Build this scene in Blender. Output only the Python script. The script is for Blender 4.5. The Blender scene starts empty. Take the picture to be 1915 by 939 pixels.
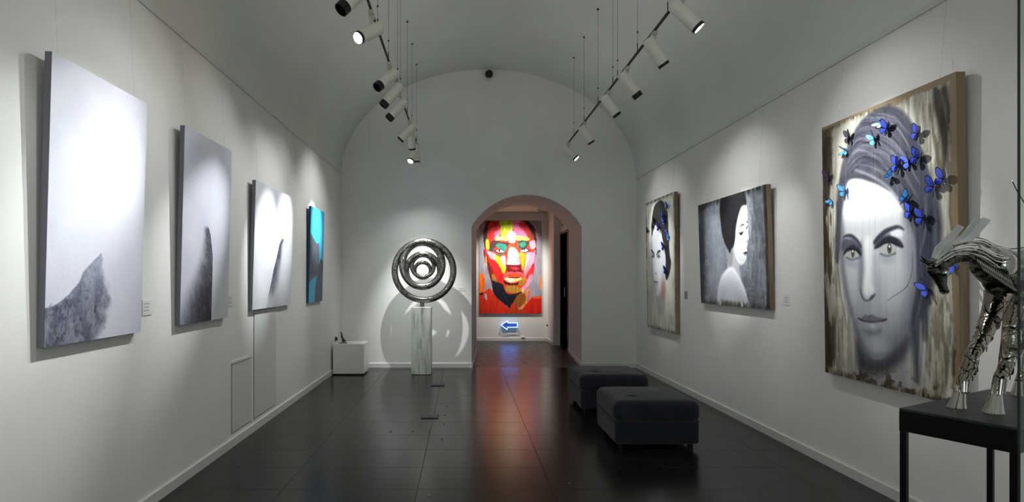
import bpy, bmesh, math, random
import numpy as np
from mathutils import Vector, Matrix

# ------------------------------------------------------------------ camera, light, exposure
S = bpy.context.scene
C = S.collection
F, CX, CY, EYE = 1080.0, 867.0, 522.5, 1.5        # focal length in px, vanishing point, eye height
cam = bpy.data.objects.new('camera', bpy.data.cameras.new('camera'))
C.objects.link(cam)
cam.location = (0, 0, EYE)
cam.rotation_euler = (math.pi/2, 0, 0)
cam.data.sensor_width = 36.0
cam.data.lens = F/1915*36.0
cam.data.shift_x = (957.5-CX)/1915
cam.data.shift_y = (CY-469.5)/1915
cam.data.clip_start = 0.02
S.camera = cam
S.view_settings.view_transform = 'Standard'
S.view_settings.look = 'None'
S.view_settings.gamma = 1
S.view_settings.use_curve_mapping = False
S.view_settings.exposure = 1.18
w = bpy.data.worlds.new('world'); S.world = w
w.use_nodes = True
w.node_tree.nodes['Background'].inputs[0].default_value = (0.75, 0.85, 1.0, 1)
w.node_tree.nodes['Background'].inputs[1].default_value = 0.15
SPOT_W = 100.0
UPFILL_W = 3.0          # added fill light, unseen on top of each ceiling track
SPILL = .12               # soft spill around each beam            # power of a gallery spot
FILL_W = 24.0           # added fill light at an invented opening behind the camera
area = bpy.data.objects.new('daylight', bpy.data.lights.new('daylight', 'AREA'))
C.objects.link(area)
area.data.shape = 'RECTANGLE'; area.data.size = 3.9; area.data.size_y = 2.6
area.data.energy = FILL_W; area.data.color = (0.93, 0.97, 1.0)
area.location = (0.43, -2.45, 1.95); area.rotation_euler = (math.radians(90), 0, 0)

random.seed(7)
RNG = np.random.default_rng(7)
XL, XR, YE, YB = -2.08, 2.94, 9.82, -2.5          # left wall, right wall, end wall, back wall
PI = math.pi

# ------------------------------------------------------------------ helpers
def lin(c):
    return tuple(((v/255)/12.92 if v/255 <= .04045 else ((v/255+.055)/1.055)**2.4) for v in c)

def link(o, parent=None):
    C.objects.link(o)
    if parent is not None: o.parent = parent
    return o

def origin(o):
    v = Vector((0, 0, 0))
    while o is not None:
        v += o.location; o = o.parent
    return v

def tag(o, label=None, cat=None, group=None, kind=None):
    if label: o['label'] = label
    if cat: o['category'] = cat
    if group: o['group'] = group
    if kind: o['kind'] = kind
    return o

def thing(name, loc, label, cat, group=None):
    o = bpy.data.objects.new(name, None)
    o.empty_display_size = .05
    o.location = loc
    link(o)
    return tag(o, label, cat, group)

class MB:
    """collects shapes in world coordinates and links them as one mesh object"""
    def __init__(s): s.v = []; s.f = []; s.m = []; s.cur = 0
    def add(s, v, f, mi=None):
        b = len(s.v); s.v += [tuple(p) for p in v]; s.f += [tuple(b+i for i in q) for q in f]
        s.m += [s.cur if mi is None else mi]*len(f); return s
    def box(s, a, b, mi=None):
        x0, y0, z0 = a; x1, y1, z1 = b
        v = [(x0,y0,z0),(x1,y0,z0),(x1,y1,z0),(x0,y1,z0),(x0,y0,z1),(x1,y0,z1),(x1,y1,z1),(x0,y1,z1)]
        return s.add(v, [(0,3,2,1),(4,5,6,7),(0,1,5,4),(1,2,6,5),(2,3,7,6),(3,0,4,7)], mi)
    def obox(s, c, ax, ay, az, mi=None):
        """box about c with half-axis vectors"""
        c, ax, ay, az = map(Vector, (c, ax, ay, az))
        v = [c+i*ax+j*ay+k*az for k in (-1,1) for j in (-1,1) for i in (-1,1)]
        return s.add(v, [(0,2,3,1),(4,5,7,6),(0,1,5,4),(1,3,7,5),(3,2,6,7),(2,0,4,6)], mi)
    def tube(s, pts, rad, n=12, closed=False, flat=None, cap=True, mi=None, up=None):
        pts = [Vector(p) for p in pts]; N = len(pts)
        if not hasattr(rad, '__len__'): rad = [rad]*N
        ref = None; rings = []
        for i, p in enumerate(pts):
            if closed: t = pts[(i+1) % N]-pts[i-1]
            else: t = pts[min(i+1, N-1)]-pts[max(i-1, 0)]
            t.normalize()
            if ref is None:
                u = Vector(up) if up is not None else (Vector((0,0,1)) if abs(t.z) < .9 else Vector((1,0,0)))
                ref = (u-t*u.dot(t)).normalized()
            else: ref = (ref-t*ref.dot(t)).normalized()
            q = t.cross(ref)
            fl = flat if flat else 1.0
            rings.append([p+ref*math.cos(2*PI*k/n)*rad[i]+q*math.sin(2*PI*k/n)*rad[i]*fl for k in range(n)])
        v = [x for r in rings for x in r]; f = []
        M = N if closed else N-1
        for i in range(M):
            j = (i+1) % N
            for k in range(n):
                l = (k+1) % n
                f.append((i*n+k, i*n+l, j*n+l, j*n+k))
        if cap and not closed:
            f.append(tuple(reversed(range(n)))); f.append(tuple((N-1)*n+k for k in range(n)))
        return s.add(v, f, mi)
    def cyl(s, a, b, r, r2=None, n=20, mi=None):
        return s.tube([a, b], [r, r if r2 is None else r2], n, mi=mi)
    def pipe(s, a, b, ro, ri, n=28, mi=None):
        """hollow cylinder from a to b"""
        a, b = Vector(a), Vector(b); t = (b-a).normalized()
        u = Vector((0,0,1)) if abs(t.z) < .9 else Vector((1,0,0))
        u = (u-t*u.dot(t)).normalized(); q = t.cross(u); v = []
        for p, r in ((a, ro), (b, ro), (b, ri), (a, ri)):
            v += [p+(u*math.cos(2*PI*k/n)+q*math.sin(2*PI*k/n))*r for k in range(n)]
        f = [(i*n+k, i*n+(k+1) % n, ((i+1) % 4)*n+(k+1) % n, ((i+1) % 4)*n+k) for i in range(4) for k in range(n)]
        return s.add(v, f, mi)
    def ball(s, c, r, n=14, m=9, rot=None, mi=None):
        if not hasattr(r, '__len__'): r = (r, r, r)
        c = Vector(c); v = []; f = []
        def P(x, y, z):
            p = Vector((x*r[0], y*r[1], z*r[2]))
            return c+(rot @ p if rot is not None else p)
        v.append(P(0, 0, -1))
        for i in range(1, m):
            a = -PI/2+PI*i/m
            for k in range(n):
                b = 2*PI*k/n; v.append(P(math.cos(a)*math.cos(b), math.cos(a)*math.sin(b), math.sin(a)))
        v.append(P(0, 0, 1)); L = len(v)-1
        for k in range(n): f.append((0, 1+(k+1) % n, 1+k))
        for i in range(m-2):
            for k in range(n):
                a = 1+i*n+k; b = 1+i*n+(k+1) % n
                f.append((a, b, b+n, a+n))
        for k in range(n): f.append((L, 1+(m-2)*n+k, 1+(m-2)*n+(k+1) % n))
        return s.add(v, f, mi)
    def prism(s, poly, d, mi=None):
        """closed polygon (3-D points, planar) pushed along d"""
        d = Vector(d); n = len(poly); v = [Vector(p) for p in poly]+[Vector(p)+d for p in poly]
        f = [tuple(reversed(range(n))), tuple(range(n, 2*n))]
        f += [(i, (i+1) % n, n+(i+1) % n, n+i) for i in range(n)]
        return s.add(v, f, mi)
    def build(s, name, mats, parent=None, smooth=False, bevel=0, kind=None, sharp=40):
        if not isinstance(mats, (list, tuple)): mats = [mats]
        me = bpy.data.meshes.new(name)
        o_ = origin(parent) if parent is not None else Vector((0,0,0))
        me.from_pydata([(x-o_.x, y-o_.y, z-o_.z) for x, y, z in s.v], [], s.f)
        for m in mats: me.materials.append(m)
        me.polygons.foreach_set('material_index', s.m)
        if smooth:
            me.polygons.foreach_set('use_smooth', [True]*len(s.f))
        me.update()
        bm = bmesh.new(); bm.from_mesh(me); bmesh.ops.recalc_face_normals(bm, faces=bm.faces)
        if smooth:
            lim = math.radians(sharp)
            for e in bm.edges:
                if len(e.link_faces) == 2 and e.calc_face_angle(0) > lim: e.smooth = False
        bm.to_mesh(me); bm.free()
        o = bpy.data.objects.new(name, me); link(o, parent)
        if bevel:
            b = o.modifiers.new('bevel', 'BEVEL'); b.width = bevel; b.segments = 2; b.limit_method = 'ANGLE'
        if kind: o['kind'] = kind
        return o

def spline(pts, n=8, closed=False):
    P = [np.array(p, float) for p in pts]; N = len(P); out = []
    rng = range(N) if closed else range(N-1)
    for i in rng:
        if closed: a, b, c, d = P[i-1], P[i], P[(i+1) % N], P[(i+2) % N]
        else: a, b, c, d = P[max(i-1, 0)], P[i], P[i+1], P[min(i+2, N-1)]
        for k in range(n):
            t = k/n
            out.append(.5*((2*b)+(-a+c)*t+(2*a-5*b+4*c-d)*t*t+(-a+3*b-3*c+d)*t**3))
    if not closed: out.append(P[-1])
    return out

def interp(vals, n):
    xs = np.linspace(0, len(vals)-1, n)
    return list(np.interp(xs, range(len(vals)), vals))

# ------------------------------------------------------------------ materials
def mat(name, col=(200,200,200), rough=.5, metal=0.0, spec=.5, emit=None, es=0, build=None, **kw):
    m = bpy.data.materials.new(name); m.use_nodes = True
    nt = m.node_tree; b = nt.nodes['Principled BSDF']
    b.inputs['Base Color'].default_value = (*lin(col), 1)
    b.inputs['Roughness'].default_value = rough
    b.inputs['Metallic'].default_value = metal
    b.inputs['Specular IOR Level'].default_value = spec
    if emit:
        b.inputs['Emission Color'].default_value = (*lin(emit), 1)
        b.inputs['Emission Strength'].default_value = es
    for k, v in kw.items(): b.inputs[k].default_value = v
    if build: build(nt, b)
    return m

def nd(nt, typ, **kw):
    n = nt.nodes.new(typ)
    for k, v in kw.items(): setattr(n, k, v)
    return n

def math_(nt, op, a, b=None, c=None):
    n = nd(nt, 'ShaderNodeMath', operation=op)
    for i, x in enumerate((a, b, c)):
        if x is None: continue
        if isinstance(x, (int, float)): n.inputs[i].default_value = x
        else: nt.links.new(x, n.inputs[i])
    return n.outputs[0]

def pos(nt, scale=(1,1,1)):
    tc = nd(nt, 'ShaderNodeNewGeometry'); mp = nd(nt, 'ShaderNodeMapping')
    mp.inputs['Scale'].default_value = scale
    nt.links.new(tc.outputs['Position'], mp.inputs[0]); return mp.outputs[0]

def noise(nt, vec, scale, detail=4, rough=.55):
    n = nd(nt, 'ShaderNodeTexNoise'); n.inputs['Scale'].default_value = scale
    n.inputs['Detail'].default_value = detail; n.inputs['Roughness'].default_value = rough
    nt.links.new(vec, n.inputs['Vector']); return n.outputs['Fac']

def ramp(nt, fac, stops):
    r = nd(nt, 'ShaderNodeValToRGB'); cr = r.color_ramp
    while len(cr.elements) < len(stops): cr.elements.new(.5)
    for e, (p, c) in zip(cr.elements, stops):
        e.position = p; e.color = (*lin(c), 1)
    nt.links.new(fac, r.inputs[0]); return r.outputs[0]

def bump(nt, b, h, strength=.2, dist=.01):
    n = nd(nt, 'ShaderNodeBump'); n.inputs['Strength'].default_value = strength
    n.inputs['Distance'].default_value = dist
    nt.links.new(h, n.inputs['Height']); nt.links.new(n.outputs[0], b.inputs['Normal'])

def plaster(c0, c1):
    def f(nt, b):
        p = pos(nt); a = noise(nt, p, 1.1, 5)
        nt.links.new(ramp(nt, a, [(.35, c0), (.65, c1)]), b.inputs['Base Color'])
        bump(nt, b, noise(nt, p, 90, 3), .12, .004)
    return f
M_wall = mat('wall_plaster', rough=.75, spec=.25, build=plaster((228,227,222), (234,233,229)))
M_vault = mat('vault_plaster', rough=.85, spec=.2, build=plaster((220,221,214), (227,228,221)))
M_trim = mat('trim_paint', (216,216,212), rough=.45)
M_panel = mat('panel_paint', (216,217,214), rough=.6, spec=.3)

def floor_nodes(nt, b):
    g = nd(nt, 'ShaderNodeNewGeometry'); sx = nd(nt, 'ShaderNodeSeparateXYZ')
    nt.links.new(g.outputs['Position'], sx.inputs[0])
    def joint(o, off, period, half):
        fr = math_(nt, 'FRACT', math_(nt, 'DIVIDE', math_(nt, 'ADD', o, off), period))
        d = math_(nt, 'MULTIPLY', math_(nt, 'ABSOLUTE', math_(nt, 'SUBTRACT', fr, .5)), -period)
        d = math_(nt, 'ADD', d, period/2)
        return math_(nt, 'LESS_THAN', d, half)
    jx = joint(sx.outputs[0], .33+9.6, .96, .0021)
    jy = joint(sx.outputs[1], -5.09+9.64, .482, .0026)
    j = math_(nt, 'MAXIMUM', jx, jy)
    p = pos(nt, (.6, 3, 1)); a = noise(nt, p, 3.0, 6, .6)
    # each tile has its own faint tone
    ix = math_(nt, 'FLOOR', math_(nt, 'DIVIDE', math_(nt, 'ADD', sx.outputs[0], .33), .96))
    iy = math_(nt, 'FLOOR', math_(nt, 'DIVIDE', math_(nt, 'SUBTRACT', sx.outputs[1], 5.09), .482))
    wn = nd(nt, 'ShaderNodeTexWhiteNoise', noise_dimensions='2D'); cv = nd(nt, 'ShaderNodeCombineXYZ')
    nt.links.new(ix, cv.inputs[0]); nt.links.new(iy, cv.inputs[1]); nt.links.new(cv.outputs[0], wn.inputs['Vector'])
    tone = math_(nt, 'ADD', math_(nt, 'MULTIPLY', a, .7), math_(nt, 'MULTIPLY', wn.outputs['Value'], .3))
    c = ramp(nt, tone, [(.3, (19,19,17)), (.7, (29,28,25))])
    mx = nd(nt, 'ShaderNodeMix', data_type='RGBA'); nt.links.new(j, mx.inputs[0]); nt.links.new(c, mx.inputs[6])
    mx.inputs[7].default_value = (*lin((7,7,7)), 1)
    nt.links.new(mx.outputs[2], b.inputs['Base Color'])
    r = math_(nt, 'ADD', math_(nt, 'MULTIPLY', noise(nt, pos(nt), 9, 4), .10), .17)
    r = math_(nt, 'ADD', r, math_(nt, 'MULTIPLY', j, .4))
    nt.links.new(r, b.inputs['Roughness'])
M_floor = mat('dark_floor_tiles', rough=.3, spec=.34, build=floor_nodes)
def hall_floor_nodes(nt, b):
    p = pos(nt, (1, 2.5, 1)); a = noise(nt, p, 2.4, 6, .65)
    nt.links.new(ramp(nt, a, [(.35, (16,11,10)), (.55, (30,21,18)), (.72, (48,36,31))]), b.inputs['Base Color'])
    r = math_(nt, 'ADD', math_(nt, 'MULTIPLY', noise(nt, pos(nt), 7, 5), .35), .18)
    nt.links.new(r, b.inputs['Roughness']); bump(nt, b, a, .1, .004)
M_hallfloor = mat('worn_brown_floor', rough=.35, build=hall_floor_nodes)
M_black = mat('matt_black', (14,14,15), rough=.5)
def worn_black_nodes(nt, b):
    a = noise(nt, pos(nt), 14, 6, .6)
    nt.links.new(ramp(nt, a, [(.4, (20,24,25)), (.7, (36,42,43))]), b.inputs['Base Color'])
    r = math_(nt, 'ADD', math_(nt, 'MULTIPLY', a, .3), .3); nt.links.new(r, b.inputs['Roughness'])
M_tabletop = mat('worn_black_tabletop', rough=.4, build=worn_black_nodes)
M_tableframe = mat('black_steel', (7,7,9), rough=.4, spec=.2)
M_lampwhite = mat('lamp_housing_white', (234,232,216), rough=.4)
M_lamparm = mat('lamp_adapter_white', (200,200,188), rough=.45)
M_lens_off = mat('dark_lens', (20,20,22), rough=.15)
M_lens_warm = mat('glowing_lens_warm', (255,240,210), emit=(255,226,180), es=30)
M_lens_cool = mat('glowing_lens_cool', (255,255,255), emit=(245,248,255), es=16)
M_wire = mat('steel_wire', (120,122,120), rough=.35, metal=.8)
M_darkwire = mat('dark_wire_fitting', (40,40,40), rough=.4, metal=.6)
M_nylon = mat('clear_nylon_line', (200,200,195), rough=.2, spec=.6)
M_crimp = mat('white_wire_crimp', (250,250,248), rough=.2, spec=1.0)
def fabric_nodes(nt, b):
    a = noise(nt, pos(nt), 160, 3, .6); c = noise(nt, pos(nt), 6, 4)
    t = math_(nt, 'ADD', math_(nt, 'MULTIPLY', a, .5), math_(nt, 'MULTIPLY', c, .5))
    nt.links.new(ramp(nt, t, [(.35, (30,31,34)), (.65, (46,47,51))]), b.inputs['Base Color'])
    bump(nt, b, a, .4, .003)
M_fabric = mat('charcoal_fabric', rough=.95, spec=.15, build=fabric_nodes)
M_fabric.node_tree.nodes['Principled BSDF'].inputs['Sheen Weight'].default_value = .2
def marble_nodes(nt, b):
    p = pos(nt, (7, 7, 1.1)); n = noise(nt, p, 1.6, 7, .62)
    p2 = pos(nt, (16, 16, 1.6)); n2 = noise(nt, p2, 1.2, 6, .6)
    c = ramp(nt, n, [(.34, (150,150,138)), (.48, (206,206,196)), (.62, (226,226,218))])
    k = ramp(nt, n2, [(.36, (142,140,128)), (.46, (255,255,255))])
    mx = nd(nt, 'ShaderNodeMix', data_type='RGBA', blend_type='MULTIPLY'); mx.inputs[0].default_value = .38
    nt.links.new(c, mx.inputs[6]); nt.links.new(k, mx.inputs[7]); nt.links.new(mx.outputs[2], b.inputs['Base Color'])
M_marble = mat('veined_marble', rough=.35, build=marble_nodes)
M_plinth = mat('white_lacquer', (228,227,219), rough=.3)
def mosaic_nodes(nt, b):
    v = nd(nt, 'ShaderNodeTexVoronoi', feature='DISTANCE_TO_EDGE'); v.inputs['Scale'].default_value = 50
    v2 = nd(nt, 'ShaderNodeTexVoronoi'); v2.inputs['Scale'].default_value = 50
    p = pos(nt); nt.links.new(p, v.inputs['Vector']); nt.links.new(p, v2.inputs['Vector'])
    nt.links.new(ramp(nt, v.outputs['Distance'], [(.03, (4,4,4)), (.16, (150,148,142))]), b.inputs['Base Color'])
    # every link is tilted its own way
    bw = nd(nt, 'ShaderNodeRGBToBW'); nt.links.new(v2.outputs['Color'], bw.inputs[0])
    h = math_(nt, 'ADD', math_(nt, 'MULTIPLY', bw.outputs[0], .6), math_(nt, 'MINIMUM', v.outputs['Distance'], .12))
    bump(nt, b, h, 1.0, .03)
M_mosaic = mat('welded_steel_links', rough=.30, metal=1.0, build=mosaic_nodes)
def chrome_nodes(nt, b):
    v = nd(nt, 'ShaderNodeTexVoronoi', feature='DISTANCE_TO_EDGE'); v.inputs['Scale'].default_value = 17
    v.inputs['Randomness'].default_value = .9
    nt.links.new(pos(nt, (1, 1, .6)), v.inputs['Vector'])
    seam = ramp(nt, v.outputs['Distance'], [(.010, (6,6,6)), (.028, (150,146,134))])
    nt.links.new(seam, b.inputs['Base Color'])
    h = math_(nt, 'ADD', math_(nt, 'MINIMUM', v.outputs['Distance'], .10), math_(nt, 'MULTIPLY', noise(nt, pos(nt), 26, 3), .35))
    bump(nt, b, h, .8, .02)
M_chrome = mat('welded_chrome_plates', rough=.12, metal=1.0, build=chrome_nodes)
def dark_chrome_nodes(nt, b):
    n = noise(nt, pos(nt, (1,1,2)), 22, 5, .6)
    nt.links.new(ramp(nt, n, [(.42, (22,21,19)), (.56, (120,116,106))]), b.inputs['Base Color']); bump(nt, b, n, .9, .02)
M_darkchrome = mat('dark_welded_scrap_metal', rough=.2, metal=1.0, build=dark_chrome_nodes)
M_steel = mat('polished_steel', (190,190,184), rough=.12, metal=1.0)
M_darksteel = mat('dark_polished_steel', (82,80,74), rough=.18, metal=1.0)
def brushed_nodes(nt, b):
    n = noise(nt, pos(nt, (30, 30, 300)), 4, 3)
    bump(nt, b, n, .12, .002)
M_ribbon = mat('brushed_steel_strip', (214,216,216), rough=.34, metal=1.0, build=brushed_nodes)
M_glass = mat('clear_glass', (235,245,240), rough=.0, spec=.5, **{'Transmission Weight': 1.0, 'IOR': 1.45})
M_doorglass = mat('dark_door_glass', (2,2,3), rough=.5, spec=.0)
M_doorframe = mat('reddish_brown_frame', (66,40,34), rough=.4)
M_neon = mat('neon_tube', (220,240,255), emit=(120,190,255), es=1.7)
M_neonback = mat('arrow_body_blue_lit', (96,104,200), rough=.4)  # the tube's blue glow on the wall is put into this colour
M_canvas_grey = mat('grey_canvas_edge', (120,119,124), rough=.8)
M_canvas_blue = mat('dark_blue_canvas_edge', (22,74,104), rough=.8)
def wood_nodes(nt, b):
    n = noise(nt, pos(nt, (8, 8, 1)), 2.0, 6)
    nt.links.new(ramp(nt, n, [(.3, (112,98,74)), (.7, (142,126,98))]), b.inputs['Base Color'])
M_wood = mat('raw_linen_panel_edge', rough=.7, build=wood_nodes)
def paint_nodes(nt, b):
    a = nd(nt, 'ShaderNodeAttribute'); a.attribute_name = 'paint'
    nt.links.new(a.outputs['Color'], b.inputs['Base Color'])
    bump(nt, b, noise(nt, pos(nt), 60, 5, .6), .2, .004)
M_paint = mat('painted_canvas', rough=.5, spec=.3, build=paint_nodes)
M_wing = mat('blue_butterfly_wing', (84,108,232), rough=.3, spec=.6)
M_wing2 = mat('pale_blue_butterfly_wing', (84,160,232), rough=.3, spec=.6)
M_wing3 = mat('dark_butterfly_underside', (48,44,60), rough=.6)
M_wingrim = mat('black_wing_margin', (12,12,20), rough=.5)
M_card = mat('white_card', (222,222,218), rough=.7)
M_ink = mat('grey_print', (172,172,172), rough=.8)
M_cardtan = mat('tan_card', (150,146,130), rough=.7)
M_bin = mat('black_plastic', (16,16,17), rough=.35)
M_alu = mat('dark_metal_cover', (60,60,62), rough=.4, metal=.7)
M_specks = mat('pale_crumbs', (150,150,145), rough=.8)

# ------------------------------------------------------------------ the room shell
XC, HW, RISE = (XL+XR)/2, (XR-XL)/2, 1.82
ZSL, ZSR = 3.29, 3.21
def vault_z(x):
    t = max(-1, min(1, (x-XC)/HW)); s = ZSL+(ZSR-ZSL)*(t+1)/2
    return s+RISE*math.sqrt(max(0, 1-t*t))

MB().box((XL-.2, YB-.2, -.1), (XR+.2, YE, 0)).build('floor', M_floor, kind='structure')
MB().box((-1.4, YE, -.1), (2.6, 14.4, 0)).build('floor_hall', M_hallfloor, kind='structure')
MB().box((XL-.2, YB-.2, 0), (XL, YE+.2, ZSL)).build('wall_left', M_wall, kind='structure')
MB().box((XR, YB-.2, 0), (XR+.2, YE+.2, ZSR)).build('wall_right', M_wall, kind='structure')
# vaulted ceiling, a shell 0.15 m thick
mb = MB(); n = 72
def ring(y, r):
    out = []
    for i in range(n+1):
        a = PI-PI*i/n
        t = math.cos(a); s_ = ZSL+(ZSR-ZSL)*(t+1)/2
        out.append((XC+(HW+r)*math.cos(a), y, s_+(RISE+r)*math.sin(a)))
    return out
ys = [YB-.2, YE+.2]
v = ring(ys[0], 0)+ring(ys[1], 0)+ring(ys[0], .15)+ring(ys[1], .15); m_ = n+1; f = []
for i in range(n):
    f += [(i, i+1, m_+i+1, m_+i), (2*m_+i, 3*m_+i, 3*m_+i+1, 2*m_+i+1),
          (i, 2*m_+i, 2*m_+i+1, i+1), (m_+i, m_+i+1, 3*m_+i+1, 3*m_+i)]
f += [(0, m_, 3*m_, 2*m_), (n, 2*m_+n, 3*m_+n, m_+n)]
mb.add(v, f).build('ceiling', M_vault, smooth=True, kind='structure')

def arch_profile(x0, x1, spring, apex, k=24):
    """left foot, left spring, arc, right spring, right foot as (x, z)"""
    c = (x0+x1)/2; hw = (x1-x0)/2; h = apex-spring; R = (hw*hw+h*h)/(2*h); zc = apex-R
    a0 = math.asin(hw/R)
    return [(x0, 0)]+[(c+R*math.sin(-a0+2*a0*i/k), zc+R*math.cos(-a0+2*a0*i/k)) for i in range(k+1)]+[(x1, 0)]
A0 = arch_profile(.136, 2.01, 2.40, 2.94)
A1 = arch_profile(.267, 2.187, 2.52, 3.05)
YI = 12.0

def pierced_wall(name, y0, y1, xa, xb, top, prof, m):
    """wall between y0 and y1 with an arched opening, cut in vertical strips"""
    arc = prof[1:-1]
    xs = sorted(set([xa+(xb-xa)*i/60 for i in range(61)]+[p[0] for p in arc]))
    ax = [p[0] for p in arc]; az = [p[1] for p in arc]
    mb = MB()
    for a, b in zip(xs[:-1], xs[1:]):
        if b-a < 1e-6: continue
        mid = (a+b)/2
        inside = ax[0] < mid < ax[-1]
        za = np.interp(a, ax, az) if inside else 0
        zb = np.interp(b, ax, az) if inside else 0
        ta, tb = top(a), top(b)
        mb.add([(a,y0,za),(b,y0,zb),(b,y0,tb),(a,y0,ta)], [(0,1,2,3)])
        mb.add([(a,y1,za),(b,y1,zb),(b,y1,tb),(a,y1,ta)], [(3,2,1,0)])
    return mb.build(name, m, kind='structure')
pierced_wall('wall_end', YE, YE+.02, XL, XR, vault_z, A0, M_wall)
mb = MB(); n = len(A0)
mb.add([(x, YE, z) for x, z in A0]+[(x, YI, z) for x, z in A1], [(i, i+1, n+i+1, n+i) for i in range(n-1)])
mb.build('wall_passage', M_wall, smooth=True, kind='structure')
pierced_wall('wall_hall_front', YI, YI+.02, -1.3, 2.3, lambda x: 3.14, A1, M_wall)
MB().box((-1.3, 14.08, 0), (2.4, 14.28, 3.14)).build('wall_hall_end', M_wall, kind='structure')
MB().box((-1.5, YI, 0), (-1.3, 14.28, 3.14)).build('wall_hall_left', M_wall, kind='structure')
MB().box((2.2, YI, 0), (2.4, 12.12, 3.14)).box((2.2, 12.12, 2.56), (2.4, 13.1, 3.14)).build('wall_hall_right', M_wall, kind='structure')
MB().box((2.045, 13.1, 0), (2.4, 14.08, 3.14)).build('wall_pilaster', M_wall, kind='structure')
MB().box((-1.5, YI, 3.14), (2.4, 14.28, 3.25)).build('ceiling_hall', M_vault, kind='structure')
# back wall behind the camera with a window opening added for the fill light
MB().box((XL, YB-.1, 0), (XR, YB, .55)).box((XL, YB-.1, 3.35), (XR, YB, 5.2)).box((XL, YB-.1, .55), (-1.6, YB, 3.35)) \
    .box((2.46, YB-.1, .55), (XR, YB, 3.35)).build('wall_back', M_wall, kind='structure')
MB().box((-1.6, YB-.07, .55), (2.46, YB-.02, .6)).box((-1.6, YB-.07, 3.3), (2.46, YB-.02, 3.35)) \
    .box((-1.6, YB-.07, .6), (-1.55, YB-.02, 3.3)).box((2.41, YB-.07, .6), (2.46, YB-.02, 3.3)) \
    .box((.40, YB-.07, .6), (.46, YB-.02, 3.3)).build('added_window_1', M_tableframe, kind='structure')  # frame of the added, unseen opening around the fill light

# baseboards
def baseboard(name, a, b, thick):
    """board along the wall from a to b (x, y); thick = offset vector into the room"""
    (x0, y0), (x1, y1) = a, b; tx, ty = thick
    mb = MB(); z1 = .078
    prof = [(0, 0), (1, 0), (1, z1-.006), (.6, z1), (0, z1)]
    P = [(x0+tx*k, y0+ty*k, z) for k, z in prof]
    mb.prism(P, (x1-x0, y1-y0, 0))
    return mb.build(name, M_trim, kind='structure')
baseboard('baseboard_left', (XL, YB), (XL, YE), (.018, 0))
baseboard('baseboard_right', (XR, YB), (XR, YE), (-.018, 0))
baseboard('baseboard_end_left', (XL, YE), (.136, YE), (0, -.018))
baseboard('baseboard_end_right', (2.01, YE), (XR, YE), (0, -.018))
baseboard('baseboard_passage_left', (.136, YE), (.267, YI), (.018, 0))
baseboard('baseboard_passage_right', (2.01, YE), (2.187, YI), (-.018, 0))
baseboard('baseboard_hall_end', (-1.3, 14.08), (2.045, 14.08), (0, -.018))
baseboard('baseboard_pilaster', (2.045, 13.1), (2.045, 14.08), (-.018, 0))
# thin picture ledge where the vault begins
MB().box((XL, YB, ZSL-.012), (XL+.014, YE, ZSL+.028)).build('trim_1', M_trim, kind='structure')
MB().box((XR-.014, YB, ZSR-.012), (XR, YE, ZSR+.028)).build('trim_2', M_trim, kind='structure')

# flush access panels in the left wall
def flush_panel(y0, y1, z0, z1, label, lip):
    t = thing('access_panel', (XL, (y0+y1)/2, z0), label, 'wall panel')
    MB().box((XL-.002, y0, z0), (XL+.003, y1, z1)).build('frame', M_black, t)
    MB().box((XL-.001, y0+.004, z0+.006), (XL+.006, y1-.006, z1-.005)).build('door', M_panel, t)
    if lip: MB().box((XL, y0, z1), (XL+.012, y1, z1+.02)).build('lip', M_trim, t)
    return t
flush_panel(5.17, 5.64, .115, .74, 'small white access panel low in the left wall with a lipped top', True)
flush_panel(5.72, 6.39, .115, 1.19, 'tall flush white hatch door in the wall below the square mountain canvas', False)

# door in the hall
d = bpy.data.objects.new('door_1', None); link(d); d.location = (2.2, 12.6, 0); d['kind'] = 'structure'
MB().box((2.185, 12.12, 0), (2.23, 12.17, 2.56)).box((2.185, 13.05, 0), (2.23, 13.1, 2.56)).box((2.185, 12.17, 2.51), (2.23, 13.05, 2.56)).build('door_frame', M_doorframe, d, bevel=.003)
dl = MB().box((2.2, 12.17, .01), (2.225, 13.05, 2.51)).build('door_leaf', M_doorglass, d)
mb = MB(); mb.tube([(2.2, 12.35, 1.13), (2.16, 12.35, 1.13), (2.16, 12.35, 1.33), (2.2, 12.35, 1.33)], .008, 8)
mb.build('door_handle', M_steel, d)

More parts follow.
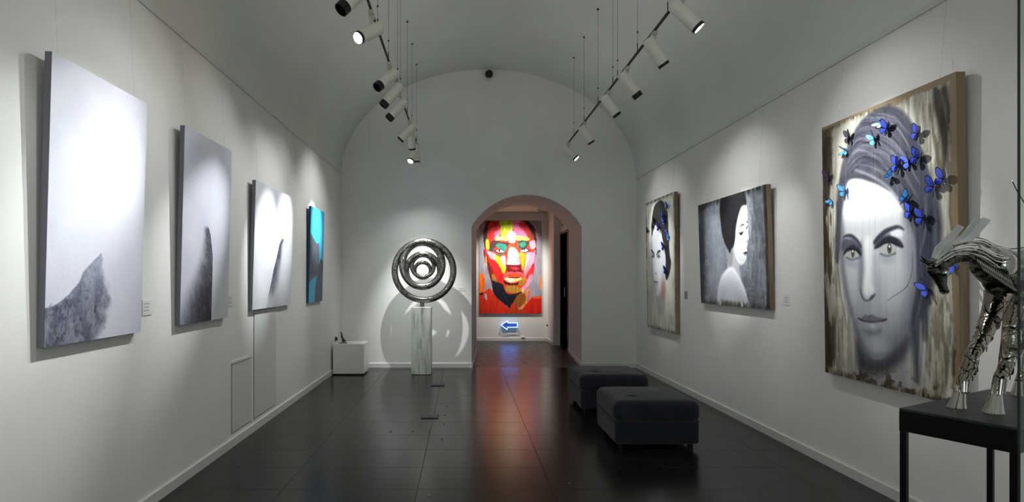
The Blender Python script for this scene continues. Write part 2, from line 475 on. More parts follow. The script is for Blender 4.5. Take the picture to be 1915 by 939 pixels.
# ------------------------------------------------------------------ painting toolkit: pigments laid on a grid of vertices
def sst(x): x = np.clip(x, 0, 1); return x*x*(3-2*x)
class Art:
    """the painted face of a canvas: H x W colours; drawing coordinates are whatever to_m maps to metres"""
    def __init__(s, w, h, nx, ny, to_m, base):
        s.w, s.h, s.nx, s.ny, s.to_m = w, h, nx, ny, to_m
        s.X, s.Y = np.meshgrid(np.linspace(0, w, nx), np.linspace(0, h, ny))
        s.c = np.zeros((ny, nx, 3))+np.array(base, float)
    def noise(s, sx, sy, oct=4, seed=0, gain=.55):
        r = np.random.default_rng(seed+11); out = np.zeros_like(s.X); amp = 1; tot = 0
        for k in range(oct):
            gx, gy = max(2, int(s.w/sx*2**k)+2), max(2, int(s.h/sy*2**k)+2)
            g = r.random((gy+1, gx+1)); u = s.X/s.w*(gx-1e-6); v = s.Y/s.h*(gy-1e-6)
            i, j = np.floor(u).astype(int), np.floor(v).astype(int); fu, fv = sst(u-i), sst(v-j)
            out += amp*((g[j, i]*(1-fu)+g[j, i+1]*fu)*(1-fv)+(g[j+1, i]*(1-fu)+g[j+1, i+1]*fu)*fv)
            tot += amp; amp *= gain
        return out/tot
    def lay(s, mask, col, alpha=1.0):
        m = np.clip(mask*alpha, 0, 1)[..., None]; s.c = s.c*(1-m)+np.array(col, float)*m
    def pts(s, P): return np.array([s.to_m(*p) for p in P], float)
    def dist(s, P, closed):
        d = np.full(s.X.shape, 1e9); n = len(P); par = np.zeros_like(s.X); tt = np.zeros_like(s.X)
        for i in range(n if closed else n-1):
            a, b = P[i], P[(i+1) % n]; ab = b-a; L = max(ab@ab, 1e-12)
            t = np.clip(((s.X-a[0])*ab[0]+(s.Y-a[1])*ab[1])/L, 0, 1)
            q = np.hypot(s.X-a[0]-t*ab[0], s.Y-a[1]-t*ab[1]); k = q < d
            d = np.where(k, q, d); tt = np.where(k, (i+t)/max(1, n-1), tt)
        return d, tt
    def inside(s, P):
        ins = np.zeros(s.X.shape, bool); n = len(P)
        for i in range(n):
            (x0, y0), (x1, y1) = P[i], P[(i+1) % n]
            if y0 == y1: continue
            c = ((y0 > s.Y) != (y1 > s.Y)) & (s.X < (x1-x0)*(s.Y-y0)/(y1-y0)+x0); ins ^= c
        return ins
    def mask(s, P, soft, smooth=True, wob=0, seed=0):
        if smooth: P = spline(P, 4, True)
        P = s.pts(P); d, _ = s.dist(P, True); sd = np.where(s.inside(P), d, -d)
        if wob: sd = sd+(s.noise(.03, .03, 3, seed)-.5)*wob
        return sst(sd/soft*.5+.5)
    def poly(s, P, col, soft=.004, alpha=1.0, **k): s.lay(s.mask(P, soft, **k), col, alpha)
    def stroke(s, P, w, col, soft=.003, alpha=1.0, smooth=True):
        if smooth and len(P) > 2: P = spline(P, 5)
        P = s.pts(P); d, t = s.dist(P, False)
        wd = np.interp(t, np.linspace(0, 1, len(w)), w) if hasattr(w, '__len__') else w
        s.lay(sst((wd/2-d)/soft*.5+.5), col, alpha)
    def ell(s, c, rx, ry, col, soft=.003, alpha=1.0):
        x, y = s.to_m(*c); d = (1-np.hypot((s.X-x)/rx, (s.Y-y)/ry))*min(rx, ry)
        s.lay(sst(d/soft*.5+.5), col, alpha)

def painting(y_near, y_far, z0, z1, side, lean, thick, label, edge_mat, name='canvas_painting', wall=None, base_gap=0.001):
    """a stretched canvas hung on wires, foot on the wall, head leaning out. side -1 left wall, +1 right wall.
    Returns the thing and a function that maps (u, v) in metres on the face and a height above it to a world point."""
    X = (XL if side < 0 else XR); s = -side      # s: direction into the room
    yl, yr = (y_near, y_far) if side < 0 else (y_far, y_near)      # left and right as one looks at it
    Hh = z1-z0; W = abs(y_far-y_near)
    up = Vector((s*lean, 0, Hh)); L = up.length; up.normalize()
    rt = Vector((0, 1 if yr > yl else -1, 0)); nrm = Vector((s*up.z, 0, -s*s*0-up.x*1.0*1 if False else 0))
    nrm = Vector((s*Hh, 0, -lean)).normalized()
    o = Vector((X+s*base_gap, yl, z0))
    def P(u, v, h=0.0):      # v down from the top
        return o+rt*u+up*(L-v)+nrm*(thick+h)
    t = thing(name, (X, (yl+yr)/2, z0), label, 'painting')
    mb = MB(); c = o+rt*W/2+up*L/2+nrm*(thick/2-.0005)
    mb.obox(c, rt*W/2, up*L/2, nrm*(thick/2-.0005))
    mb.build('stretcher', edge_mat, t, bevel=.003)
    return t, P, W, L

def face(t, P, art, name='painted_face', relief=None):
    ny, nx = art.ny, art.nx
    me = bpy.data.meshes.new(name); o_ = origin(t)
    a, b, c = P(0, 0), P(art.w, 0), P(0, art.h)
    A, Bv, Cv = (np.array(q-o_) for q in (a, b, c))
    nrm = np.cross(Bv-A, Cv-A); nrm = -nrm/np.linalg.norm(nrm)
    if (Vector(nrm)).dot(P(0, 0, 1)-P(0, 0, 0)) < 0: nrm = -nrm
    V = A+(art.X/art.w)[..., None]*(Bv-A)+(art.Y/art.h)[..., None]*(Cv-A)
    if relief is not None: V = V+relief[..., None]*nrm
    V = V.reshape(-1, 3)
    me.vertices.add(len(V)); me.vertices.foreach_set('co', V.astype(np.float32).ravel())
    i = (np.arange(ny-1)[:, None]*nx+np.arange(nx-1)[None, :]).ravel()
    q = np.stack([i, i+nx, i+nx+1, i+1], 1)
    me.loops.add(q.size); me.loops.foreach_set('vertex_index', q.ravel().astype(np.int32))
    me.polygons.add(len(q)); me.polygons.foreach_set('loop_start', (np.arange(len(q))*4).astype(np.int32))
    me.polygons.foreach_set('loop_total', np.full(len(q), 4, np.int32))
    me.update(calc_edges=True)
    col = np.clip(art.c, 0, 255)/255
    col = np.where(col <= .04045, col/12.92, ((col+.055)/1.055)**2.4)
    at = me.color_attributes.new('paint', 'FLOAT_COLOR', 'POINT')
    at.data.foreach_set('color', np.concatenate([col.reshape(-1, 3), np.ones((nx*ny, 1))], 1).astype(np.float32).ravel())
    me.materials.append(M_paint)
    ob = bpy.data.objects.new(name, me); link(ob, t); return ob

def wires(t, P, W, side, us=(.1, .9)):
    """two clear lines from the ledge down behind the canvas, with bright crimps"""
    X = (XL+.010 if side < 0 else XR-.010)
    zt = ZSL if side < 0 else ZSR
    for u in us:
        p = P(W*u, .0, -.028)
        a = (X, p.y, zt-.005); b = (p.x, p.y, p.z-.03)
        MB().tube([a, b], .0007, 6).build('hanging_wire', M_nylon, t)
        q = Vector(a).lerp(Vector(b), .72)
        MB().cyl(q+Vector((0,0,.018)), q-Vector((0,0,.018)), .0022, n=8).build('wire_crimp', M_crimp, t)

def px_map(P, W, L):
    """photo pixel -> (u, v) metres on the face of this canvas"""
    o, ex, ey = P(0, 0), (P(W, 0)-P(0, 0))/W, (P(0, L)-P(0, 0))/L
    n_ = ex.cross(ey)
    def f(x, y):
        d_ = Vector(((x-CX)/F, 1, (CY-y)/F)); e = Vector((0, 0, EYE))
        k = (o-e).dot(n_)/d_.dot(n_); q = e+d_*k-o
        return q.dot(ex), q.dot(ey)
    return f

# ------------------------------------------------------------------ left wall: three grey mountains, one on blue
def mountain_texture(a, msk, seed, dark, light, alpha=1):
    n1 = a.noise(.05, .09, 5, seed, .65); n2 = a.noise(.012, .02, 3, seed+3)
    a.lay(msk*sst((n1-.38)*4), dark, .75*alpha); a.lay(msk*sst((n1-.60)*6), light, .5*alpha)
    a.lay(msk*(n2 > .63), tuple(.55*c for c in dark), .5*alpha)

def canvas_base(a, seed, lo, hi):
    n_ = a.noise(.25, .25, 4, seed)[..., None]; a.c = np.array(lo)*(1-n_)+np.array(hi)*n_
    f_ = (a.noise(.006, .006, 2, seed+5)-.5)[..., None]; a.c = a.c+f_*7

# 1: the nearest, tall
t, P, W, L = painting(2.81, 3.655, 1.168, 2.612, -1, .040, .036,
    'largest pale grey canvas on the left wall, slope rising to a sharp peak', M_canvas_grey)
a = Art(W, L, 200, 340, px_map(P, W, L), (206,207,216)); canvas_base(a, 1, (200,201,212), (216,217,223))
hill = [(60,580),(80,578),(100,572),(112,565),(128,552),(141,536),(148,528),(155,510),(164,499),(176,487),(189,473),
        (230,490),(260,560),(230,665),(60,668)]
m1 = a.mask(hill, .004, smooth=False)
xr = np.interp(a.Y, [a.to_m(190,y)[1] for y in (473,500,530,560,590,620,650)], [a.to_m(x,y)[0] for x,y in ((192,473),(196,500),(208,530),(214,560),(210,590),(198,620),(184,650))])
soft_r = sst((xr-a.X+(a.noise(.08,.08,4,6)-.5)*.12)/np.interp(a.Y, [a.to_m(190,y)[1] for y in (475,520,600)], [.03,.12,.16]))
dn = sst((a.Y-a.to_m(185,478)[1])/.32)
mm = m1*soft_r
a.lay(mm, (150,153,166), .9); a.lay(mm*dn, (112,115,129), .85)
mountain_texture(a, mm*dn, 4, (84,87,101), (148,151,162))
sw = a.noise(.10,.22,5,17,.6); a.lay(mm*sst((sw-.55)*8), (156,159,170), .55); a.lay(mm*dn*sst((.42-sw)*8), (72,74,86), .6)
rim = sst(1-np.abs(a.dist(a.pts(hill[:11]), False)[0]-.008)/.008); a.lay(rim*mm, (110,113,126), .4)
for k in range(16):
    x = 90+RNG.random()*85; y = 560+RNG.random()*70
    a.stroke([(x, y), (x+6*RNG.random()+3, y-14*RNG.random()-4)], [.001, .004, .001], (172,174,184) if k % 2 else (58,60,72), .003, .8, smooth=False)
face(t, P, a, relief=(m1*soft_r)*(a.noise(.03,.03,4,9)-.4)*.004+.0004); wires(t, P, W, -1)
# 2
t, P, W, L = painting(4.157, 5.0, 1.170, 2.611, -1, .037, .036,
    'tall narrow grey canvas with a dark rock spire on the left wall', M_canvas_grey)
a = Art(W, L, 150, 260, px_map(P, W, L), (200,201,210)); canvas_base(a, 2, (190,191,204), (208,209,216))
sp = [(384,420),(389,426),(392,440),(395,470),(398,482),(397,520),(396,560),(394.5,605),(330,612),(334,600),(345,585),(355,570),(364,550),(374,510),(380,470),(380,440),(377,432)]
m1 = a.mask(sp, .004, smooth=False)
xe = np.interp(a.Y, [a.to_m(390,y)[1] for y in (420,440,480,520,600)], [a.to_m(x,y)[0] for x,y in ((389,420),(394,440),(398,480),(397,520),(395,600))])
wd = np.interp(a.Y, [a.to_m(390,y)[1] for y in (425,470,520,560,605)], [.09,.19,.34,.50,.66])
dd = (xe-a.X)/wd; body = sst((xe-a.X)/.006+.5)*sst(1.25-dd)*sst((a.Y-a.to_m(384,420)[1])/.05)
a.lay(body, (96,96,106), .9); mountain_texture(a, body*sst(1.3-dd*1.1), 14, (62,60,68), (118,118,128))
lowf = sst((a.Y-a.to_m(385,480)[1])/.35)*sst(1.1-dd)*body
a.lay(lowf, (40,38,44), .9); a.lay(lowf*(a.noise(.02,.03,4,44) > .58), (92,92,104), .5)
rightside = (1-body)*(a.X > xe)*sst((a.Y-a.to_m(400,480)[1])/.2)
a.lay(rightside, (204,204,206), .9)
face(t, P, a); wires(t, P, W, -1)
# 3 square
t, P, W, L = painting(5.581, 6.82, 1.203, 2.463, -1, .036, .036,
    'square white canvas with a thin leaning grey rock on the left wall', M_canvas_grey)
a = Art(W, L, 160, 170, px_map(P, W, L), (222,223,226)); canvas_base(a, 3, (212,213,218), (226,227,229))
rk = [(529.5,446),(532,450),(534,460),(530,475),(526,490),(524,510),(521,528),(510,560),(498,576),(497,560),(503,545),(506,530),(511,505),(519,480),(521,462),(524,455)]
xl_ = np.interp(a.Y, [a.to_m(520,y)[1] for y in (446,456,480,508,530,560,578)], [a.to_m(x,y)[0] for x,y in ((528.5,446),(523,456),(518,480),(511,508),(507,530),(500,560),(496,578))])
dd = (a.X-xl_)/np.interp(a.Y, [a.to_m(520,y)[1] for y in (446,470,510,575)], [.07,.16,.24,.28])
body = sst((a.X-xl_)/.008+.5)*sst(1.2-dd)*sst((a.Y-a.to_m(529,445)[1])/.03)
fadeb = 1-.88*sst((a.Y-a.to_m(510,520)[1])/.26)
a.lay(body*fadeb, (98,98,112), .95); mountain_texture(a, body*fadeb*sst(1.2-dd), 24, (56,56,68), (130,130,142))
a.stroke([(528.5,447),(523.5,457),(519,478),(511.5,507)], .012, (52,52,60), .006, .7)
face(t, P, a); wires(t, P, W, -1)
# 4 blue
t, P, W, L = painting(7.633, 8.37, 1.188, 2.472, -1, .033, .03,
    'small bright blue canvas with two grey rocks on the left wall', M_canvas_blue)
a = Art(W, L, 110, 180, px_map(P, W, L), (62,172,214)); canvas_base(a, 5, (50,160,205), (72,182,220))
rock1 = [(580,434),(583,440),(590,452),(592.5,456),(596.6,454.5),(597.5,463),(597,486),(595.5,500),(592.5,514),(584,522),(578.5,529),(575,520),(574,430)]
rock2 = [(600,483),(604.5,490),(606,510),(604,562),(603,568),(588,568),(589.5,540),(593,510),(597,492)]
for rk, sd in ((rock1, 31), (rock2, 37)):
    m1 = a.mask(rk, .006, smooth=False, wob=.01, seed=sd)
    a.lay(m1, (86,96,106)); mountain_texture(a, m1, sd, (66,74,86), (118,126,136))
face(t, P, a); wires(t, P, W, -1)

# ------------------------------------------------------------------ right wall portraits
def distress(a, W, L, seed, edge=.05, amount=1.0, brown=(74,58,34), dark=(30,26,22)):
    """flaked, stained borders of the mixed-media panels"""
    n1 = a.noise(.05, .30, 5, seed, .62); n2 = a.noise(.02, .10, 4, seed+2, .6)
    d_ = np.minimum(np.minimum(a.X, W-a.X), np.minimum(a.Y, L-a.Y))
    e = sst(1-d_/(edge*(.45+1.6*n1)))
    a.lay(e*sst((n2-.30)*5), brown, .85*amount); a.lay(e*sst((n2-.55)*9), dark, .9*amount)
    return e
# big portrait
t, P, W, L = painting(3.35, 4.605, .761, 2.707, 1, .028, .054,
    'largest portrait of a woman with blue butterflies, behind the chrome horse', M_wood)
BIG = (t, P, W, L)
a = Art(W, L, 300, 520, px_map(P, W, L), (182,180,170))
n1 = sst((a.noise(.10, .6, 5, 61, .65)-.25)*1.9); n2 = a.noise(.025, .6, 4, 63)
a.c = np.array((168,165,153))*(1-n1[..., None])+np.array((226,225,218))*n1[..., None]
a.lay(sst((n2-.52)*6), (122,116,100), .45)
gx = a.X/W
dk = sst((.16-gx)/.10)*sst((a.noise(.04,.35,5,65,.65)-.42)*6); a.lay(dk, (58,46,30), .9)
for sd_ in (0, 1, 2):
    a.lay(sst((a.noise(.05,.22,5,640+sd_,.65)-.60)*9)*(1-.5*sst(1-np.abs(gx-.5)/.3)), [(118,108,88),(96,90,78),(78,68,52)][sd_], .28)
dk = sst((gx-.72)/.18)*sst((a.noise(.05,.30,5,66,.65)-.50)*6); a.lay(dk, (84,72,48), .6)
for P_, w_ in (([(1748,150),(1752,190),(1763,235),(1768,280),(1762,330)], [.03,.05,.06,.04,.02]), ([(1548,265),(1547,300),(1549,340),(1545,400)], [.09,.11,.07,.03]),
               ([(1766,170),(1772,200),(1775,240)], [.05,.03,.01]), ([(1790,440),(1788,520),(1790,600),(1789,700)], [.015,.03,.02,.05]),
               ([(1545,560),(1548,620),(1553,680)], [.01,.03,.06])):
    a.stroke(P_, w_, (40,34,24), .02, .85)
a.poly([(1575,300),(1585,260),(1605,225),(1640,203),(1655,196),(1640,192),(1600,205),(1570,235),(1562,270)], (222,221,212), .05, .6)
# hair behind, right fall
fall = [(1700,240),(1712,262),(1728,295),(1740,335),(1752,370),(1760,410),(1760,450),(1753,490),(1745,525),(1738,560),(1733,610),(1729,635),(1722,600),(1719,650),(1718,715),(1712,700),(1706,650),(1703,600),(1708,560),(1714,520),(1712,450),(1700,400),(1680,340)]
a.poly(fall, (54,56,70), .035); a.poly([(1716,380),(1740,400),(1744,470),(1730,540),(1716,560),(1720,480)], (38,42,58), .04, .8)
hairm = a.mask(fall, .03); a.lay(hairm*sst((a.noise(.02,.5,4,71)-.55)*7), (104,106,120), .5)
# neck
a.poly([(1596,610),(1602,660),(1598,720),(1640,740),(1690,745),(1705,690),(1700,620),(1660,640)], (140,141,146), .08, .8)
a.poly([(1603,640),(1612,655),(1632,674),(1655,668),(1690,632),(1700,640),(1680,672),(1650,700),(1625,706),(1606,690)], (72,70,76), .05, .85)
a.lay(a.mask([(1596,660),(1700,650),(1705,745),(1600,730)], .06)*sst((a.noise(.02,.5,4,73)-.45)*5), (158,158,158), .35)
# face
skin = [(1583,340),(1600,333),(1622,338),(1646,346),(1668,360),(1688,388),(1702,420),(1710,450),(1714,490),(1713,530),(1709,562),(1700,598),(1686,630),(1667,654),(1650,668),(1632,670),(1616,655),(1601,622),(1590,585),(1581,545),(1575,510),(1571,470),(1571,420),(1574,375)]
a.poly(skin, (172,173,179), .014)
fm = a.mask(skin, .012)
fy = [a.to_m(1640, y)[1] for y in (330,400,440,500,560,620,670)]
for k, (cc, al) in enumerate([((226,227,230), 1), ((226,227,230), 1), ((200,201,206), 1), ((178,179,184), 1), ((160,161,167), 1), ((140,141,149), 1), ((108,109,119), 1)]):
    wgt = np.interp(a.Y, fy, [1.0 if i == k else 0.0 for i in range(7)]); a.lay(fm*wgt, cc, .85)
a.poly([(1696,420),(1712,470),(1714,540),(1706,600),(1680,645),(1660,660),(1690,600),(1700,540),(1698,480)], (92,95,110), .10, .8)   # cheek turned away
a.poly([(1572,400),(1580,430),(1580,500),(1590,560),(1604,620),(1596,610),(1580,550),(1571,480)], (120,122,136), .03, .6)
a.poly([(1604,620),(1618,648),(1640,660),(1668,650),(1690,625),(1680,655),(1650,670),(1630,671),(1612,652)], (110,112,124), .03, .7)
a.ell((1640,645), .085, .055, (176,177,182), .06, .7)
a.poly([(1672,480),(1690,500),(1690,540),(1668,570),(1650,560),(1655,500)], (196,197,203), .08, .55)
a.poly([(1580,500),(1600,500),(1606,540),(1596,570),(1586,545)], (198,199,204), .05, .5)
a.poly([(1690,400),(1704,430),(1713,470),(1716,530),(1708,575),(1716,600),(1728,560),(1730,470),(1716,400)], (50,53,68), .05, .75)
a.poly([(1571,400),(1577,440),(1578,490),(1584,540),(1594,590),(1586,560),(1574,510),(1569,450)], (92,94,108), .04, .6)
a.poly([(1600,600),(1612,640),(1628,664),(1650,668),(1680,648),(1700,606),(1706,620),(1690,660),(1650,684),(1615,672),(1600,640)], (84,84,94), .04, .55)
a.poly([(1604,648),(1618,670),(1634,677),(1655,673),(1684,650),(1698,640),(1688,676),(1655,700),(1622,700),(1606,680)], (56,54,60), .05, .75)
a.ell((1641,650), .075, .035, (172,173,178), .05, .6)
# nose
a.poly([(1612,455),(1616,500),(1613,540),(1607,545),(1605,500),(1606,460)], (112,114,126), .03, .8)
a.poly([(1617,450),(1630,450),(1630,520),(1634,545),(1622,556),(1614,540),(1618,500)], (224,225,228), .03, .9)
a.poly([(1634,480),(1640,540),(1632,560),(1640,562),(1648,545),(1640,500)], (158,160,170), .03, .5)
a.stroke([(1610,541),(1612,553),(1618,562),(1626,562)], [.008,.014,.016,.008], (62,62,74), .01, .85)
a.stroke([(1627,560),(1632,555),(1636,551)], [.016,.026,.010], (50,50,62), .010, .9)
a.poly([(1617,566),(1629,566),(1629,582),(1617,582)], (150,152,162), .02, .6)
# eyes
a.poly([(1574,462),(1577,448),(1588,446),(1600,450),(1610,462),(1611,478),(1604,481),(1598,466),(1586,464),(1577,470)], (66,68,84), .018, .9)
a.poly([(1636,462),(1637,450),(1650,440),(1668,438),(1684,450),(1687,462),(1676,458),(1662,452),(1648,458)], (70,72,90), .018, .9)
a.poly([(1668,432),(1684,428),(1687,442),(1676,444),(1666,440)], (224,225,232), .014, .85)
a.poly([(1580,474),(1588,468),(1600,466),(1608,474),(1605,481),(1593,485),(1584,482)], (165,165,166), .010)
a.poly([(1640,467),(1650,458),(1664,454),(1678,462),(1674,472),(1662,478),(1648,474)], (172,172,173), .010)
a.stroke([(1578,476),(1583,468),(1593,464),(1602,466),(1609,476)], [.010,.026,.034,.032,.014], (20,20,26), .012)
a.stroke([(1636,464),(1645,458),(1655,450),(1668,449),(1680,455),(1688,461)], [.010,.030,.040,.042,.040,.014], (20,20,26), .012)
for e in ((1595,474, .017, .029), (1663.5,465, .020, .033)):
    a.ell(e[:2], e[2], e[3], (30,30,34), .005); a.ell(e[:2], e[2]*.76, e[3]*.76, (104,98,84), .006)
    a.ell(e[:2], e[2]*.42, e[3]*.42, (18,18,20), .004); a.ell((e[0], e[1]-4), .007, .009, (240,240,240), .003)
a.stroke([(1583,482),(1593,486),(1604,483)], .012, (70,72,84), .010, .85)
a.stroke([(1647,475),(1660,479),(1674,474)], .014, (70,72,84), .010, .85)
a.poly([(1580,486),(1600,490),(1602,500),(1588,498)], (128,134,152), .03, .5); a.poly([(1645,478),(1672,480),(1668,492),(1650,490)], (136,142,160), .03, .5)
a.stroke([(1579,473),(1584,468),(1593,465.5),(1602,467.5),(1609,475)], [.006,.012,.016,.014,.006], (18,18,24), .006)
a.stroke([(1638,464),(1646,458.5),(1656,453.5),(1667,452.5),(1678,457.5),(1687,462)], [.006,.012,.016,.018,.016,.006], (18,18,24), .006)
a.poly([(1586,460),(1600,458),(1606,466),(1596,464)], (40,41,54), .012, .7); a.poly([(1648,450),(1668,446),(1684,454),(1668,450)], (40,41,54), .014, .7)
# brows
a.stroke([(1577,444),(1583,441),(1592,441.5),(1602,449),(1611,462)], [.010,.022,.028,.028,.012], (54,54,66), .010)
a.stroke([(1636,453),(1644,444),(1655,434),(1668,427.5),(1680,424.5),(1690,429)], [.030,.040,.036,.028,.022,.008], (48,48,60), .012)
# mouth
a.poly([(1605,595.5),(1612,594),(1619,588),(1624,590.5),(1630,588),(1640,593),(1658,597),(1650,602),(1632,603),(1618,601.5)], (98,96,110), .010)
a.stroke([(1605,595.5),(1615,600.5),(1632,602.5),(1648,601),(1658,597)], [.008,.010,.009,.010,.010], (36,34,46), .006)
a.poly([(1612,603),(1630,605),(1648,602.5),(1646,611),(1634,617),(1620,615)], (150,150,160), .012)
a.ell((1631,609.5), .03, .012, (186,187,194), .012, .8)
a.poly([(1616,617),(1634,619),(1648,615),(1644,624),(1632,627),(1620,624)], (92,92,106), .025, .7)
a.stroke([(1707,470),(1706,505),(1700,528),(1692,540),(1678,550),(1668,556),(1660,563)], [.002,.004,.005,.005,.004,.004,.002], (66,68,82), .005, .9)
# hair top knot and sweep
hair = [(1563,480),(1564,420),(1566,370),(1570,335),(1577,300),(1588,268),(1602,240),(1620,218),(1640,204),(1655,199),(1672,199),(1690,210),(1705,230),(1716,258),(1728,295),(1738,330),(1745,370),(1735,400),(1715,420),(1702,412),(1692,395),(1672,362),(1650,347),(1625,338),(1600,332),(1585,340),(1578,370),(1573,410),(1571,450),(1568,490)]
a.poly(hair, (84,84,98), .02)
hm = a.mask(hair, .02)
n5 = a.noise(.06, .06, 5, 81, .65); a.lay(hm*sst((n5-.5)*5), (118,112,124), .55); a.lay(hm*sst((.46-n5)*6), (56,56,70), .6)
hr = random.Random(5)
for k in range(60):
    q = hr.random(); j1, j2, j3 = [hr.uniform(-9, 9) for _ in range(3)]
    p0 = (1580+q*22+j1, 336-q*118); p3 = (1716-q*3+j3, 425-q*160+j2)
    p1 = (1612+q*12+j2, 306-q*90+j1*.6); p2 = (1668+q*8+j1, 338-q*118+j3*.8)
    pth = spline([p0, p1, p2, p3], 5); a0_ = hr.randint(0, 7); a1_ = hr.randint(9, 15)
    cc = hr.choice([(142,146,160), (58,58,72), (96,94,110), (120,116,128), (48,48,60), (78,78,92)])
    a.stroke([tuple(z) for z in pth[a0_:a1_+1]], [.001, hr.uniform(.008,.026), .002], cc, .022, hr.uniform(.25,.6))
for k in range(14):
    q = hr.random(); a.stroke([(1598+q*60, 262-q*50), (1640+q*40, 236-q*22), (1690+q*18, 268-q*20), (1724+q*5, 330)][hr.randint(0,1):], [.003,.014,.004], hr.choice([(58,58,72),(128,128,142),(90,90,104)]), .02, .4)
a.stroke([(1600,318),(1630,330),(1662,352),(1690,385)], [.008,.02,.022,.010], (176,180,190), .018, .7)
a.stroke([(1588,333),(1612,330),(1640,340),(1664,356)], [.010,.024,.022,.006], (62,58,70), .014, .8)
a.ell((1652,205), .05, .03, (60,60,70), .03, .6); a.stroke([(1655,205),(1657,222),(1658,236)], .012, (26,26,34), .008, .9)
a.stroke([(1566,380),(1568,440),(1567,500),(1574,560),(1586,620)], [.03,.03,.010,.004,.002], (70,68,74), .012, .8)
a.stroke([(1557,480),(1559,460),(1563,440)], .004, (50,48,48), .006, .8)
for k in range(7):
    x = 1712+k*4; a.stroke([(x, 560+k*6), (x+2, 620), (x-2, 690+k*5)], [.004,.010,.002], (60,64,78) if k % 2 else (150,152,158), .008, .6)
# vertical drips and worn borders
fm2 = a.mask(fall, .035)
a.lay(fm2*(1-fm*.9), (40,42,54), .5); a.lay(hm, (50,50,60), .42); a.c[..., 2] *= .97
before = a.c.copy()
for k in range(90):
    q = hr.random(); j1, j2, j3 = [hr.uniform(-8, 8) for _ in range(3)]
    pth = spline([(1578+q*26+j1*.5, 338-q*122), (1612+q*14+j2, 304-q*92+j1*.5), (1668+q*8+j1, 338-q*122+j3*.8), (1722-q*6+j3*.6, 440-q*170+j2)], 5)
    a0_ = hr.randint(0, 8); a1_ = min(15, a0_+hr.randint(4, 9))
    cc = hr.choice([(140,142,156), (32,32,42), (112,110,124), (44,44,56), (150,146,154), (24,24,32)])
    a.stroke([tuple(z) for z in pth[a0_:a1_+1]], [.001, hr.uniform(.006,.018), .001], cc, .010, hr.uniform(.3,.65), smooth=False)
for k in range(26):
    x = hr.uniform(1706, 1748); y = hr.uniform(300, 480); l_ = hr.uniform(60, 170)
    a.stroke([(x, y), (x+hr.uniform(0, 6), y+l_*.5), (x-hr.uniform(0, 14), y+l_)], [.001, hr.uniform(.008,.02), .001], hr.choice([(30,33,46), (96,98,112), (44,48,62), (120,120,130)]), .012, hr.uniform(.3,.6))
keep = np.clip(np.maximum(hm, fm2*(1-fm*.85)), 0, 1)[..., None]; a.c = before*(1-keep)+a.c*keep
a.poly([(1612,700),(1650,704),(1690,690),(1702,720),(1700,750),(1620,738)], (152,152,152), .07, .6)
a.poly([(1628,664),(1640,668),(1656,663),(1650,671),(1636,672)], (150,151,156), .012, .6)
a.stroke([(1600,318),(1630,330),(1662,352),(1690,385)], [.006,.014,.016,.006], (166,170,180), .016, .6)
a.lay(sst((a.noise(.012, .9, 3, 91)-.60)*8), (206,205,200), .09); a.lay(sst((a.noise(.010, .7, 3, 92)-.62)*8), (86,84,84), .09)
distress(a, W, L, 95, .045, .9); botm = sst((gx-.1)*5)*sst((a.Y-(L-.16))/.12)*sst((a.noise(.06,.05,5,97,.65)-.52)*8)
a.lay(botm, (58,50,34), .85)
tan = np.minimum(a.Y, (W-a.X)*1.0) < (.012+.05*a.noise(.08,.08,4,98)*((a.X > W*.6)*.9+.35))
a.lay(tan*1.0, (140,122,92), .95)
a.stroke([(1700,152),(1745,146),(1778,128)], [.002,.02,.012], (214,212,206), .006); a.stroke([(1755,170),(1762,200),(1766,235)], [.02,.008,.012], (36,34,28), .01, .8)
face(t, P, a, relief=(a.noise(.012,.05,4,99)-.5)*.0016+.0004)
wires(t, P, W, 1, (.12, .88))

# narrow portrait, far end
t, P, W, L = painting(7.842, 9.08, .757, 2.693, 1, .030, .05,
    'narrow-looking portrait of a woman with butterflies, nearest the end wall', M_wood)
FAR = (t, P, W, L)
a = Art(W, L, 170, 260, px_map(P, W, L), (200,200,188))
n1 = a.noise(.2, .3, 5, 161, .6)[..., None]; a.c = np.array((178,176,160))*(1-n1)+np.array((226,226,216))*n1
hair = [(1218.5,440),(1218.5,420),(1220.8,398),(1224,385),(1230,378),(1236.5,374.6),(1242,380),(1244,391),(1248,396),(1249.5,414),(1250,433),(1251,454),(1252.7,478),(1255,492),(1252,512),(1247,524),(1244,514),(1245,490),(1243,465),(1239,448),(1236,432),(1231,424),(1226,421),(1222,428),(1220,440)]
a.poly([(1240,525),(1244,545),(1241,580),(1234,590),(1229,575),(1228,553),(1236,545)], (150,146,144), .08, .8)
skin = [(1218,435),(1222,425),(1228,421),(1233,425),(1237,440),(1242,460),(1246,485),(1246,508),(1243,525),(1239,540),(1233,550),(1229,552),(1224,540),(1220,522),(1217.5,495),(1216.5,465)]
a.poly(skin, (206,206,208), .014); a.poly([(1219,440),(1221,480),(1222,515),(1228,548),(1222,535),(1218,500),(1217,460)], (150,150,154), .05, .8); a.poly([(1240,500),(1245,510),(1242,532),(1234,548),(1236,520)], (168,166,168), .06, .7)
a.poly([(1238,528),(1243.5,526),(1244,548),(1240,560),(1236,552)], (168,104,100), .06, .75)
a.poly(hair, (34,32,34), .014); hm = a.mask(hair, .014); a.lay(hm*sst((a.noise(.05,.05,5,171,.65)-.56)*6), (80,78,80), .4)
